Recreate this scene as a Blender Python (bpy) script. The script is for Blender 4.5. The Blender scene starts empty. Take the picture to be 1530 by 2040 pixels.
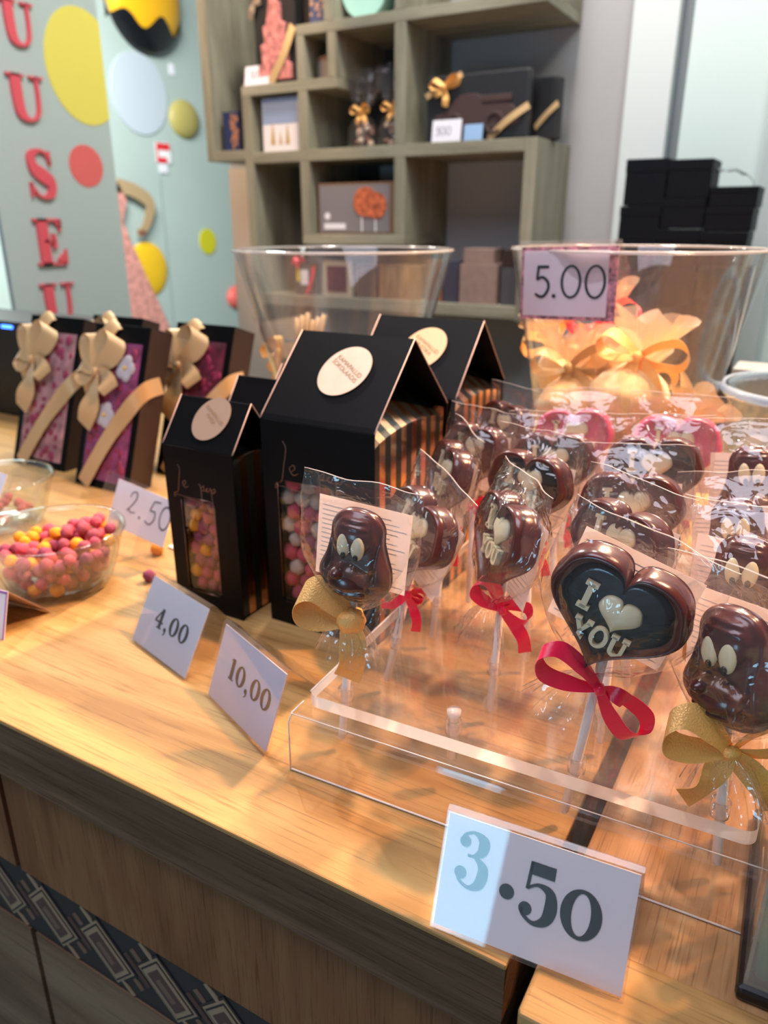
import bpy, bmesh, math, random
from mathutils import Vector, Matrix, noise as mnoise
random.seed(7)
S = bpy.context.scene
COL = S.collection
PI = math.pi
R = math.radians

# ------------------------------------------------------------------ camera, light, exposure
cd = bpy.data.cameras.new('camera'); cam = bpy.data.objects.new('camera', cd); COL.objects.link(cam)
cam.location = (0, 0, 1.30)
cam.rotation_euler = (R(90 - 20.8), 0, R(30))
cd.sensor_fit = 'HORIZONTAL'; cd.sensor_width = 36; cd.lens = 36 * 1510 / 1530
cd.clip_start = 0.02; cd.clip_end = 60
cd.dof.use_dof = True; cd.dof.focus_distance = 0.46; cd.dof.aperture_fstop = 9.5
S.camera = cam
S.view_settings.view_transform = 'Standard'; S.view_settings.look = 'None'
S.view_settings.gamma = 1; S.view_settings.exposure = 0.0
S.view_settings.use_curve_mapping = False
S.cycles.max_bounces = 10; S.cycles.transparent_max_bounces = 40
S.cycles.transmission_bounces = 8; S.cycles.glossy_bounces = 4; S.cycles.diffuse_bounces = 4
S.cycles.sample_clamp_indirect = 4

w = bpy.data.worlds.new('world'); S.world = w; w.use_nodes = True
w.node_tree.nodes['Background'].inputs[0].default_value = (0.80, 0.84, 1.0, 1)
w.node_tree.nodes['Background'].inputs[1].default_value = 0.17

def aim(o, target):
    d = Vector(target) - o.location
    o.rotation_euler = d.to_track_quat('-Z', 'Y').to_euler()

def area(name, loc, target, size, power, color, sy=None):
    l = bpy.data.lights.new(name, 'AREA'); l.energy = power; l.color = color; l.size = size
    if sy: l.shape = 'RECTANGLE'; l.size_y = sy
    o = bpy.data.objects.new(name, l); COL.objects.link(o); o.location = loc; aim(o, target); return o

def spot(name, loc, target, power, color, radius, angle=60, blend=0.4):
    l = bpy.data.lights.new(name, 'SPOT'); l.energy = power; l.color = color
    l.shadow_soft_size = radius; l.spot_size = R(angle); l.spot_blend = blend
    o = bpy.data.objects.new(name, l); COL.objects.link(o); o.location = loc; aim(o, target); return o

# the warm ceiling spot over the right of the counter, the cool one over the left, both a little behind the goods
spot('warm_ceiling_spot', (0.55, 1.05, 2.75), (-0.18, 0.52, 0.92), 200, (1.0, 0.46, 0.17), 0.030, 56, 0.8)
spot('cool_ceiling_spot', (-1.75, 1.60, 2.70), (-0.35, 0.45, 0.92), 108, (1.0, 0.94, 0.86), 0.035, 70)
spot('warm_back_fill', (-0.15, 2.1, 2.7), (-0.15, 0.78, 1.0), 460, (1.0, 0.66, 0.42), 0.05, 40)  # warm fill from behind, added to brighten the lollipops and their cards
area('front_fill', (-0.5, -0.25, 3.1), (-0.4, 0.4, 0.9), 1.2, 30, (0.84, 0.84, 1.0), 1.0)  # fill from above the front, added so the tilted signs come out bright
area('shop_window_behind', (-0.72, -3.0, 0.50), (-0.72, 0, 0.50), 0.62, 22, (0.36, 0.72, 1.0), 1.0)
area('mural_fill', (-3.3, 2.6, 3.3), (-3.9, 3.6, 0.6), 1.6, 290, (0.93, 1.0, 0.97), 1.2)  # fill put in to brighten the sage wall
area('right_wall_fill', (0.6, 1.2, 3.2), (0.0, 2.4, 1.3), 0.7, 26, (0.90, 1.0, 0.98))  # fill put in to brighten the pale panels on the right
area('shelf_ceiling_light', (-0.70, 1.45, 3.2), (-1.1, 2.1, 1.4), 0.22, 40, (1.0, 0.95, 0.86))
area('banner_fill', (-1.2, 0.9, 3.1), (-2.2, 1.75, 1.3), 0.6, 2, (0.95, 1.0, 1.0))  # weak fill put in for the banner alone
spot('shelf_warm_spot', (-1.95, 0.95, 2.75), (-1.62, 2.1, 1.62), 75, (1.0, 0.60, 0.30), 0.04, 30)

# ------------------------------------------------------------------ materials
MATS = {}
def mat(name, col=(.5, .5, .5), rough=.5, metal=0, spec=.5, noise=0, nscale=40, bump=0, bscale=200, trans=0, coat=0, sheen=0, emit=0, sss=0):
    if name in MATS: return MATS[name]
    m = bpy.data.materials.new(name); m.use_nodes = True; MATS[name] = m
    nt = m.node_tree; b = nt.nodes['Principled BSDF']
    b.inputs['Base Color'].default_value = (*col, 1); b.inputs['Roughness'].default_value = rough
    b.inputs['Metallic'].default_value = metal; b.inputs['Specular IOR Level'].default_value = spec
    b.inputs['Transmission Weight'].default_value = trans; b.inputs['Coat Weight'].default_value = coat
    b.inputs['Sheen Weight'].default_value = sheen
    if sss:
        b.inputs['Subsurface Weight'].default_value = sss; b.inputs['Subsurface Scale'].default_value = 0.004
    if emit:
        b.inputs['Emission Color'].default_value = (*col, 1); b.inputs['Emission Strength'].default_value = emit
    tc = nt.nodes.new('ShaderNodeTexCoord')
    if noise:
        n = nt.nodes.new('ShaderNodeTexNoise'); n.inputs['Scale'].default_value = nscale; n.inputs['Detail'].default_value = 4
        nt.links.new(tc.outputs['Object'], n.inputs['Vector'])
        r = nt.nodes.new('ShaderNodeValToRGB')
        r.color_ramp.elements[0].position = .3; r.color_ramp.elements[1].position = .7
        r.color_ramp.elements[0].color = (*[c * (1 - noise) for c in col], 1)
        r.color_ramp.elements[1].color = (*[min(1, c * (1 + noise)) for c in col], 1)
        nt.links.new(n.outputs['Fac'], r.inputs['Fac']); nt.links.new(r.outputs['Color'], b.inputs['Base Color'])
    if bump:
        n = nt.nodes.new('ShaderNodeTexNoise'); n.inputs['Scale'].default_value = bscale; n.inputs['Detail'].default_value = 3
        nt.links.new(tc.outputs['Object'], n.inputs['Vector'])
        bp = nt.nodes.new('ShaderNodeBump'); bp.inputs['Strength'].default_value = bump; bp.inputs['Distance'].default_value = .002
        nt.links.new(n.outputs['Fac'], bp.inputs['Height']); nt.links.new(bp.outputs['Normal'], b.inputs['Normal'])
    return m

def clear(name, tint=(1, 1, 1), rough=.03, ior=1.45, bump=0, bscale=60, body=0.0, bodycol=(.9, .9, .9), gain=1.0):
    """thin clear sheet: what is not mirrored passes straight through; body = faint milky share"""
    if name in MATS: return MATS[name]
    m = bpy.data.materials.new(name); m.use_nodes = True; MATS[name] = m
    nt = m.node_tree; N = nt.nodes; L = nt.links
    for n in list(N):
        if n.type != 'OUTPUT_MATERIAL': N.remove(n)
    out = [n for n in N if n.type == 'OUTPUT_MATERIAL'][0]
    t = N.new('ShaderNodeBsdfTransparent'); t.inputs[0].default_value = (*tint, 1)
    g = N.new('ShaderNodeBsdfGlossy'); g.inputs['Roughness'].default_value = rough
    fr = N.new('ShaderNodeFresnel'); fr.inputs[0].default_value = ior
    ge = N.new('ShaderNodeNewGeometry'); im = N.new('ShaderNodeMix'); im.inputs[2].default_value = ior; im.inputs[3].default_value = 1 / ior
    L.new(ge.outputs['Backfacing'], im.inputs[0]); L.new(im.outputs[0], fr.inputs[0])
    mu = N.new('ShaderNodeMath'); mu.operation = 'MULTIPLY'; mu.inputs[1].default_value = gain; mu.use_clamp = True
    L.new(fr.outputs[0], mu.inputs[0])
    mx = N.new('ShaderNodeMixShader'); L.new(mu.outputs[0], mx.inputs[0]); L.new(g.outputs[0], mx.inputs[2])
    base = t.outputs[0]
    if body:
        d = N.new('ShaderNodeBsdfDiffuse'); d.inputs[0].default_value = (*bodycol, 1)
        m2 = N.new('ShaderNodeMixShader'); m2.inputs[0].default_value = body
        L.new(t.outputs[0], m2.inputs[1]); L.new(d.outputs[0], m2.inputs[2]); base = m2.outputs[0]
    L.new(base, mx.inputs[1]); L.new(mx.outputs[0], out.inputs[0])
    if bump:
        tc = N.new('ShaderNodeTexCoord'); n = N.new('ShaderNodeTexNoise'); n.inputs['Scale'].default_value = bscale
        n.inputs['Detail'].default_value = 2; n.inputs['Distortion'].default_value = 1.5
        L.new(tc.outputs['Object'], n.inputs['Vector'])
        bp = N.new('ShaderNodeBump'); bp.inputs['Strength'].default_value = bump; bp.inputs['Distance'].default_value = .003
        L.new(n.outputs['Fac'], bp.inputs['Height'])
        L.new(bp.outputs['Normal'], g.inputs['Normal']); L.new(bp.outputs['Normal'], fr.inputs['Normal'])
    return m

def wood(name, c0, c1, c2, axis='x', scale=1.0, rough=.42, stretch=14, spec=.3):
    m = bpy.data.materials.new(name); m.use_nodes = True; MATS[name] = m
    nt = m.node_tree; N = nt.nodes; L = nt.links; b = N['Principled BSDF']; b.inputs['Roughness'].default_value = rough; b.inputs['Specular IOR Level'].default_value = spec
    tc = N.new('ShaderNodeTexCoord'); mp = N.new('ShaderNodeMapping')
    s = [stretch * scale] * 3; s['xyz'.index(axis)] = scale
    mp.inputs['Scale'].default_value = s; L.new(tc.outputs['Object'], mp.inputs['Vector'])
    n = N.new('ShaderNodeTexNoise'); n.inputs['Scale'].default_value = 3; n.inputs['Detail'].default_value = 6; n.inputs['Distortion'].default_value = .6
    L.new(mp.outputs[0], n.inputs['Vector'])
    r = N.new('ShaderNodeValToRGB'); e = r.color_ramp.elements
    e[0].position = .32; e[0].color = (*c0, 1); e[1].position = .68; e[1].color = (*c2, 1)
    k = e.new(.5); k.color = (*c1, 1); L.new(n.outputs['Fac'], r.inputs['Fac'])
    mp2 = N.new('ShaderNodeMapping'); s2 = [260 * scale] * 3; s2['xyz'.index(axis)] = 9 * scale
    mp2.inputs['Scale'].default_value = s2; L.new(tc.outputs['Object'], mp2.inputs['Vector'])
    n2 = N.new('ShaderNodeTexNoise'); n2.inputs['Scale'].default_value = 2; n2.inputs['Detail'].default_value = 3
    L.new(mp2.outputs[0], n2.inputs['Vector'])
    r2 = N.new('ShaderNodeValToRGB'); r2.color_ramp.elements[0].position = .30; r2.color_ramp.elements[0].color = (.55, .50, .46, 1)
    r2.color_ramp.elements[1].position = .46; r2.color_ramp.elements[1].color = (1, 1, 1, 1); L.new(n2.outputs['Fac'], r2.inputs['Fac'])
    mx = N.new('ShaderNodeMix'); mx.data_type = 'RGBA'; mx.blend_type = 'MULTIPLY'; mx.inputs[0].default_value = .75
    L.new(r.outputs[0], mx.inputs[6]); L.new(r2.outputs[0], mx.inputs[7])
    last = mx.outputs[2]
    L.new(last, b.inputs['Base Color'])
    bp = N.new('ShaderNodeBump'); bp.inputs['Strength'].default_value = .12; bp.inputs['Distance'].default_value = .001
    L.new(n2.outputs['Fac'], bp.inputs['Height']); L.new(bp.outputs[0], b.inputs['Normal'])
    return m

def stripes(name, ca, cb, axis, period, duty=.5, rough_a=.18, metal_a=1.0, rough_b=.35, phase=0):
    m = bpy.data.materials.new(name); m.use_nodes = True; MATS[name] = m
    nt = m.node_tree; N = nt.nodes; L = nt.links; b = N['Principled BSDF']
    tc = N.new('ShaderNodeTexCoord'); sp = N.new('ShaderNodeSeparateXYZ'); L.new(tc.outputs['Object'], sp.inputs[0])
    a = N.new('ShaderNodeMath'); a.operation = 'MULTIPLY_ADD'; a.inputs[1].default_value = 1 / period; a.inputs[2].default_value = 100 + phase
    L.new(sp.outputs['XYZ'.index(axis.upper())], a.inputs[0])
    f = N.new('ShaderNodeMath'); f.operation = 'FRACT'; L.new(a.outputs[0], f.inputs[0])
    g = N.new('ShaderNodeMath'); g.operation = 'GREATER_THAN'; g.inputs[1].default_value = duty; L.new(f.outputs[0], g.inputs[0])
    for sock, va, vb in (('Base Color', ca, cb), ('Metallic', metal_a, 0.), ('Roughness', rough_a, rough_b)):
        mx = N.new('ShaderNodeMix')
        if sock == 'Base Color':
            mx.data_type = 'RGBA'; mx.inputs[6].default_value = (*va, 1); mx.inputs[7].default_value = (*vb, 1); o = mx.outputs[2]
        else:
            mx.inputs[2].default_value = va; mx.inputs[3].default_value = vb; o = mx.outputs[0]
        L.new(g.outputs[0], mx.inputs[0]); L.new(o, b.inputs[sock])
    return m

# ------------------------------------------------------------------ mesh helpers
def new_mesh(name, vs, fs, smooth=False):
    me = bpy.data.meshes.new(name); me.from_pydata([tuple(v) for v in vs], [], fs); me.validate(); me.update()
    if smooth:
        for p in me.polygons: p.use_smooth = True
    return me

class MB:
    def __init__(s): s.v = []; s.f = []; s.sm = []; s.mi = []; s.cur = 0
    def add(s, vs, fs, smooth=False):
        o = len(s.v); s.v += [tuple(v) for v in vs]
        for f in fs: s.f.append(tuple(i + o for i in f)); s.sm.append(smooth); s.mi.append(s.cur)
        return s
    def xf(s, M, start=0):
        for i in range(start, len(s.v)): s.v[i] = tuple(M @ Vector(s.v[i]))
        return s
    def box(s, x0, x1, y0, y1, z0, z1):
        vs = [(x, y, z) for z in (z0, z1) for y in (y0, y1) for x in (x0, x1)]
        return s.add(vs, [(0, 2, 3, 1), (4, 5, 7, 6), (0, 1, 5, 4), (2, 6, 7, 3), (0, 4, 6, 2), (1, 3, 7, 5)])
    def prism(s, pts, d0, d1, plane='xz', smooth=False):
        n = len(pts)
        def P(a, b, d): return {'xz': (a, d, b), 'xy': (a, b, d), 'yz': (d, a, b)}[plane]
        vs = [P(a, b, d0) for a, b in pts] + [P(a, b, d1) for a, b in pts]
        fs = [tuple(range(n)), tuple(range(2 * n - 1, n - 1, -1))]
        s.add(vs, fs); o = len(s.v) - 2 * n
        for i in range(n):
            j = (i + 1) % n; s.f.append((o + i, o + n + i, o + n + j, o + j)); s.sm.append(smooth); s.mi.append(s.cur)
        return s
    def tube(s, pts, r, n=8, cap=True, smooth=True):
        pts = [Vector(p) for p in pts]; rr = r if isinstance(r, (list, tuple)) else [r] * len(pts)
        t0 = (pts[1] - pts[0]).normalized(); up = Vector((0, 0, 1)) if abs(t0.z) < .9 else Vector((1, 0, 0))
        a = t0.cross(up).normalized(); vs = []
        for i, p in enumerate(pts):
            t = (pts[min(i + 1, len(pts) - 1)] - pts[max(i - 1, 0)]).normalized()
            a = (a - t * a.dot(t)).normalized(); b = t.cross(a)
            for k in range(n):
                an = 2 * PI * k / n; vs.append(p + (a * math.cos(an) + b * math.sin(an)) * rr[i])
        fs = [(i * n + k, i * n + (k + 1) % n, (i + 1) * n + (k + 1) % n, (i + 1) * n + k) for i in range(len(pts) - 1) for k in range(n)]
        s.add(vs, fs, smooth)
        if cap:
            m = len(pts) - 1; o = len(s.v) - len(vs)
            s.f += [tuple(o + k for k in reversed(range(n))), tuple(o + m * n + k for k in range(n))]; s.sm += [False, False]; s.mi += [s.cur] * 2
        return s
    def lathe(s, prof, n=48, c=(0, 0, 0), closed=False, sx=1, sy=1):
        vs = [(c[0] + r * sx * math.cos(2 * PI * k / n), c[1] + r * sy * math.sin(2 * PI * k / n), c[2] + z) for r, z in prof for k in range(n)]
        m = len(prof); rng = range(m if closed else m - 1)
        fs = [(i * n + k, i * n + (k + 1) % n, ((i + 1) % m) * n + (k + 1) % n, ((i + 1) % m) * n + k) for i in rng for k in range(n)]
        return s.add(vs, fs, True)
    def ell(s, c, rx, ry, rz, n=16, m=10, bumpy=0, seed=0):
        vs = []; fs = []
        for i in range(m + 1):
            th = PI * i / m
            for k in range(n):
                ph = 2 * PI * k / n; d = Vector((math.sin(th) * math.cos(ph), math.sin(th) * math.sin(ph), math.cos(th)))
                q = 1 + (bumpy * mnoise.noise(d * 2.2 + Vector((seed * 3.1, seed, 0))) if bumpy else 0)
                vs.append((c[0] + d.x * rx * q, c[1] + d.y * ry * q, c[2] + d.z * rz * q))
        for i in range(m):
            for k in range(n): fs.append((i * n + k, (i + 1) * n + k, (i + 1) * n + (k + 1) % n, i * n + (k + 1) % n))
        return s.add(vs, fs, True)
    def grid(s, fn, nu, nv, smooth=True, wrap=False):
        vs = [fn(i / nu, j / nv) for j in range(nv + 1) for i in range(nu if wrap else nu + 1)]
        W = nu if wrap else nu + 1
        fs = [(j * W + i, j * W + (i + 1) % W, (j + 1) * W + (i + 1) % W, (j + 1) * W + i) for j in range(nv) for i in range(nu)]
        return s.add(vs, fs, smooth)
    def mesh(s, name):
        me = bpy.data.meshes.new(name); me.from_pydata(s.v, [], s.f)
        for p, sm, mi in zip(me.polygons, s.sm, s.mi): p.use_smooth = sm; p.material_index = mi
        me.update(); return me
    def build(s, name, m, parent=None, bevel=0, solid=0, loc=None, rot=None, sub=0):
        return link(name, s.mesh(name), m, parent, bevel, solid, loc, rot, sub)

def link(name, me, m, parent=None, bevel=0, solid=0, loc=None, rot=None, sub=0):
    ms = m if isinstance(m, (list, tuple)) else [m]
    if not me.materials:
        for q in ms: me.materials.append(q)
    o = bpy.data.objects.new(name, me); COL.objects.link(o)
    if parent: o.parent = parent
    if loc: o.location = loc
    if rot: o.rotation_euler = rot
    if solid:
        d = o.modifiers.new('thick', 'SOLIDIFY'); d.thickness = solid; d.offset = 0
        d = o.modifiers.new('crisp', 'EDGE_SPLIT'); d.split_angle = R(50)
    if bevel:
        d = o.modifiers.new('bevel', 'BEVEL'); d.width = bevel; d.segments = 2; d.limit_method = 'ANGLE'; d.angle_limit = R(40)
    if sub:
        d = o.modifiers.new('sub', 'SUBSURF'); d.levels = sub; d.render_levels = sub
    return o

def tag(o, label, cat, group=None, kind=None):
    o['label'] = label; o['category'] = cat
    if group: o['group'] = group
    if kind: o['kind'] = kind
    return o
def root(name, loc, label, cat, group=None, rot=(0, 0, 0)):
    o = bpy.data.objects.new(name, None); COL.objects.link(o); o.location = loc; o.rotation_euler = rot
    o.empty_display_size = .02
    return tag(o, label, cat, group)
def struct(name, mb, m, bevel=0):
    o = mb.build(name, m, None, bevel); o['kind'] = 'structure'; return o

def catmull(P, n=8, closed=False):
    out = []; m = len(P)
    for i in range(m if closed else m - 1):
        a, b, c, d = (P[(i - 1) % m] if closed or i > 0 else P[0]), P[i], P[(i + 1) % m], (P[(i + 2) % m] if closed or i + 2 < m else P[-1])
        for k in range(n):
            t = k / n
            out.append(tuple(.5 * ((2 * q1) + (-q0 + q2) * t + (2 * q0 - 5 * q1 + 4 * q2 - q3) * t * t + (-q0 + 3 * q1 - 3 * q2 + q3) * t ** 3)
                             for q0, q1, q2, q3 in zip(a, b, c, d)))
    if not closed: out.append(tuple(P[-1]))
    return out

# ---- lettering: strokes (x, y, width) drawn in the XZ plane facing -Y
def stroke(mb, pts, d0=0, d1=.0004, sx=1, ox=0, oz=0, smooth=True, n=8, ends=True, closed=False):
    P = catmull([p if len(p) == 3 else (*p, .1) for p in pts], n, closed) if smooth else list(pts)
    m = len(P); Lp = []; Rp = []
    for i, (x, y, wd) in enumerate(P):
        a = P[(i - 1) % m] if closed else P[max(i - 1, 0)]; b = P[(i + 1) % m] if closed else P[min(i + 1, m - 1)]
        dx, dy = b[0] - a[0], b[1] - a[1]; l = math.hypot(dx, dy) or 1; nx, ny = -dy / l * wd / 2, dx / l * wd / 2
        Lp.append((x + nx, y + ny)); Rp.append((x - nx, y - ny))
    vs = []; 
    for a, b in zip(Lp, Rp):
        for (x, y) in (a, b):
            vs.append((ox + x * sx, d0, oz + y * sx)); vs.append((ox + x * sx, d1, oz + y * sx))
    fs = []
    for i in range(m if closed else m - 1):
        a = 4 * i; b = 4 * ((i + 1) % m)
        fs += [(a, a + 2, b + 2, b), (a + 1, b + 1, b + 3, a + 3), (a, b, b + 1, a + 1), (a + 2, a + 3, b + 3, b + 2)]
    if not closed: e = 4 * (m - 1); fs += [(0, 1, 3, 2), (e, e + 2, e + 3, e + 1)]
    mb.add(vs, fs)
def disc(mb, x, y, r, d0, d1, sx=1, ox=0, oz=0, ry=None, n=20):
    mb.prism([(ox + (x + r * math.cos(2 * PI * k / n)) * sx, oz + (y + (ry or r) * math.sin(2 * PI * k / n)) * sx) for k in range(n)], d0, d1, 'xz')

DIDONE = {  # fat-face old style figures, cap height 1
 '0': (.62, [('ring', .31, .36, .29, .36)]),
 'O': (.74, [('ring', .37, .5, .34, .5)]),
 '1': (.42, [('s', [(.21, 0, .17), (.21, .74, .17)]), ('s', [(.06, .02, .04), (.37, .02, .04)]), ('s', [(.06, .66, .03), (.21, .73, .03)])]),
 '3': (.62, [('c', [(.10, .53, .05), (.11, .64, .06), (.27, .72, .05), (.44, .62, .18), (.43, .44, .16), (.30, .33, .05), (.20, .32, .04)]),
             ('c', [(.20, .32, .04), (.34, .31, .05), (.49, .16, .17), (.45, -.10, .17), (.28, -.21, .06), (.10, -.12, .05), (.08, .02, .05)]),
             ('d', .13, .54, .095), ('d', .12, 0, .105)]),
 '5': (.64, [('s', [(.13, .60, .19), (.50, .60, .19)]), ('s', [(.145, .69, .05), (.12, .27, .05)]),
             ('c', [(.12, .28, .04), (.28, .37, .05), (.46, .30, .14), (.50, .07, .19), (.44, -.13, .15), (.27, -.22, .06), (.10, -.13, .05), (.08, -.03, .05)]), ('d', .13, -.04, .10)]),
 '4': (.66, [('s', [(.42, -.02, .16), (.42, .74, .16)]), ('s', [(.42, .74, .05), (.06, .24, .07)]), ('s', [(.04, .22, .06), (.60, .22, .06)]), ('s', [(.26, 0, .04), (.58, 0, .04)])]),
 ',': (.28, [('d', .12, .06, .08), ('c', [(.16, .06, .08), (.17, -.06, .05), (.08, -.16, .02)])]),
 '.': (.28, [('d', .13, .06, .085)]),
}
def ring(mb, cx, cy, rx, ry, ix, iy, d0, d1, sx, ox, oz, n=36):
    vs = []; 
    for k in range(n):
        c, s_ = math.cos(2 * PI * k / n), math.sin(2 * PI * k / n)
        for a, b in ((rx, ry), (ix, iy)):
            for d in (d0, d1): vs.append((ox + (cx + a * c) * sx, d, oz + (cy + b * s_) * sx))
    fs = []
    for k in range(n):
        a = 4 * k; b = 4 * ((k + 1) % n)
        fs += [(a, b, b + 2, a + 2), (a + 1, a + 3, b + 3, b + 1), (a, a + 1, b + 1, b), (a + 2, b + 2, b + 3, a + 3)]
    mb.add(vs, fs)
def glyphs(mb, text, x, z, h, font=DIDONE, d0=-.0004, d1=0, gap=.03, drops=None):
    for ch in text:
        adv, parts = font[ch]
        for p in parts:
            if p[0] == 'ring': ring(mb, p[1], p[2], p[3], p[4], p[3] * p[5] if len(p) > 5 else p[3] * .46, p[4] * .86, d0, d1, h, x, z)
            elif p[0] == 's': stroke(mb, p[1], d0, d1, h, x, z, smooth=False)
            elif p[0] == 'c': stroke(mb, p[1], d0, d1, h, x, z, smooth=True)
            elif p[0] == 'd': disc(mb, p[1], p[2], p[3], d0, d1, h, x, z)
        x += (adv + gap) * h
    return x
HAND = {'2': (.60, [('c', [(.05, .62, .03), (.15, .85, .04), (.38, .88, .05), (.42, .62, .05), (.18, .22, .04), (.04, .06, .03), (.12, .16, .03), (.25, .05, .04), (.52, .10, .03)])]),
 '5': (.62, [('s', [(.30, .88, .045), (.62, .92, .045)]), ('c', [(.30, .88, .045), (.20, .52, .045), (.42, .52, .045), (.48, .25, .045), (.30, .02, .045), (.05, .08, .04)])]),
 '0': (.66, [('ring', .33, .45, .27, .45, .84)]), '.': (.34, [('d', .12, .05, .05)]),
 '3': (.60, [('c', [(.08, .75, .04), (.25, .90, .05), (.42, .72, .05), (.22, .48, .04), (.46, .30, .05), (.32, .02, .05), (.05, .10, .04)])])}
SANS = {'5': (.56, [('s', [(.12, .96, .09), (.50, .96, .09)]), ('s', [(.14, 1.0, .085), (.10, .56, .085)]), ('c', [(.09, .56, .08), (.28, .64, .085), (.47, .50, .09), (.50, .28, .09), (.36, .06, .09), (.20, .03, .085), (.04, .12, .08)])]),
 '0': (.78, [('ring', .39, .5, .35, .52, .76)]), '.': (.26, [('d', .11, .055, .065)])}
SLAB = {'I': (.46, [('s', [(.23, .04, .20), (.23, .96, .20)]), ('s', [(.02, .07, .15), (.44, .07, .15)]), ('s', [(.02, .93, .15), (.44, .93, .15)])]),
 'Y': (.86, [('s', [(.43, 0, .20), (.43, .46, .20)]), ('s', [(.43, .40, .2), (.14, .93, .2)]), ('s', [(.43, .40, .16), (.72, .93, .16)]), ('s', [(.22, .06, .13), (.64, .06, .13)]), ('s', [(0, .94, .13), (.30, .94, .13)]), ('s', [(.56, .94, .13), (.86, .94, .13)])]),
 'O': (.84, [('ring', .42, .5, .42, .52, .52)]),
 'U': (.90, [('c', [(.20, .98, .2), (.20, .5, .2), (.24, .16, .19), (.45, .06, .15), (.66, .16, .16), (.70, .5, .17), (.70, .98, .17)]), ('s', [(.03, .94, .13), (.37, .94, .13)]), ('s', [(.54, .94, .13), (.87, .94, .13)])])}
FAT = {'U': (1, [('c', [(.25, 1.0, .25), (.25, .5, .25), (.30, .16, .22), (.52, .03, .07), (.74, .16, .08), (.80, .5, .08), (.80, 1.0, .08)]), ('s', [(.02, .97, .05), (.48, .97, .05)]), ('s', [(.62, .97, .05), (.98, .97, .05)])]),
 'S': (1, [('c', [(.80, .72, .05), (.70, .92, .06), (.48, .98, .07), (.24, .86, .20), (.28, .62, .26), (.52, .48, .30), (.76, .34, .27), (.74, .12, .2), (.52, .02, .07), (.30, .08, .06), (.14, .30, .05)]), ('s', [(.80, .98, .06), (.80, .68, .06)]), ('s', [(.14, .02, .06), (.14, .33, .06)])]),
 'E': (1, [('s', [(.30, 0, .28), (.30, 1, .28)]), ('s', [(.06, .03, .06), (.88, .03, .06)]), ('s', [(.06, .97, .06), (.84, .97, .06)]), ('s', [(.3, .52, .06), (.60, .52, .06)]), ('s', [(.60, .36, .10), (.60, .68, .10)]), ('s', [(.82, .97, .06), (.78, .72, .04)]), ('s', [(.86, .03, .08), (.90, .34, .03)]), ('s', [(.74, .95, .16), (.83, .78, .02)]), ('s', [(.72, .06, .2), (.88, .28, .02)])])}

def text_mesh(body, size, depth=.0002):
    c = bpy.data.curves.new('t', 'FONT'); c.body = body; c.size = size; c.extrude = depth; c.align_x = 'CENTER'; c.align_y = 'CENTER'
    c.space_line = .95
    o = bpy.data.objects.new('t', c); COL.objects.link(o); bpy.context.view_layer.update()
    me = bpy.data.meshes.new_from_object(o.evaluated_get(bpy.context.evaluated_depsgraph_get()))
    bpy.data.objects.remove(o); me.name = 'lettering'; return me

# ------------------------------------------------------------------ ribbons
def ribbon(mb, pts, width, wdir, n=6, taper=None):
    """flat ribbon along a smooth path; wdir = direction of its width at each control point or one vector"""
    wl = wdir if isinstance(wdir, list) else [wdir] * len(pts)
    Q = catmull([(*p, *q) for p, q in zip(pts, wl)], n)
    vs = []
    for i, q in enumerate(Q):
        p = Vector(q[:3]); d = Vector(q[3:]).normalized()
        k = width * (taper(i / (len(Q) - 1)) if taper else 1) / 2
        vs += [p - d * k, p + d * k]
    mb.add(vs, [(2 * i, 2 * i + 1, 2 * i + 3, 2 * i + 2) for i in range(len(Q) - 1)], True)
def bow_mesh(loops, tails, width, knot=.004, kw=None):
    """loops: (angle deg, length, openness, twist); tails: (angle, length, curl). XZ plane, faces -Y"""
    mb = MB()
    for an, ln, op, tw in loops:
        a = R(an); d = Vector((math.cos(a), 0, math.sin(a))); p = Vector((-math.sin(a), 0, math.cos(a))); y = Vector((0, -1, 0))
        w1 = (y * math.cos(R(tw)) + p * math.sin(R(tw)))
        pts = [(0, 0, 0), d * ln * .35 + p * op * .7 - y * .001, d * ln * .8 + p * op * .95, d * ln * 1.02 + p * op * .1, d * ln * .85 - p * op * .8 + y * .001, d * ln * .4 - p * op * .6 + y * .001, (0, 0, 0)]
        wds = [p * .5 + y * .2, w1, w1, w1 + y * .3, w1, w1, p * .5 + y * .2]
        ribbon(mb, [tuple(q) for q in pts], width, [tuple(q) for q in wds], 7, lambda t: .45 + .55 * min(1, 5 * min(t, 1 - t)))
    for an, ln, cu in tails:
        a = R(an); d = Vector((math.cos(a), 0, math.sin(a))); p = Vector((-math.sin(a), 0, math.cos(a))); y = Vector((0, -1, 0))
        pts = [(0, 0, 0), d * ln * .33 + p * cu * .7, d * ln * .66 + p * cu + y * .003, d * ln]
        ribbon(mb, [tuple(q) for q in pts], width, [tuple(p * .8 + y * .3), tuple(p + y * .3), tuple(p * .9 - y * .3), tuple(p + d * .35)], 6, lambda t: .5 + .5 * min(1, 4 * t))
    mb.ell((0, -.001, 0), kw or knot, knot, knot * 1.1, 12, 8, .25, 3)
    return mb

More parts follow.
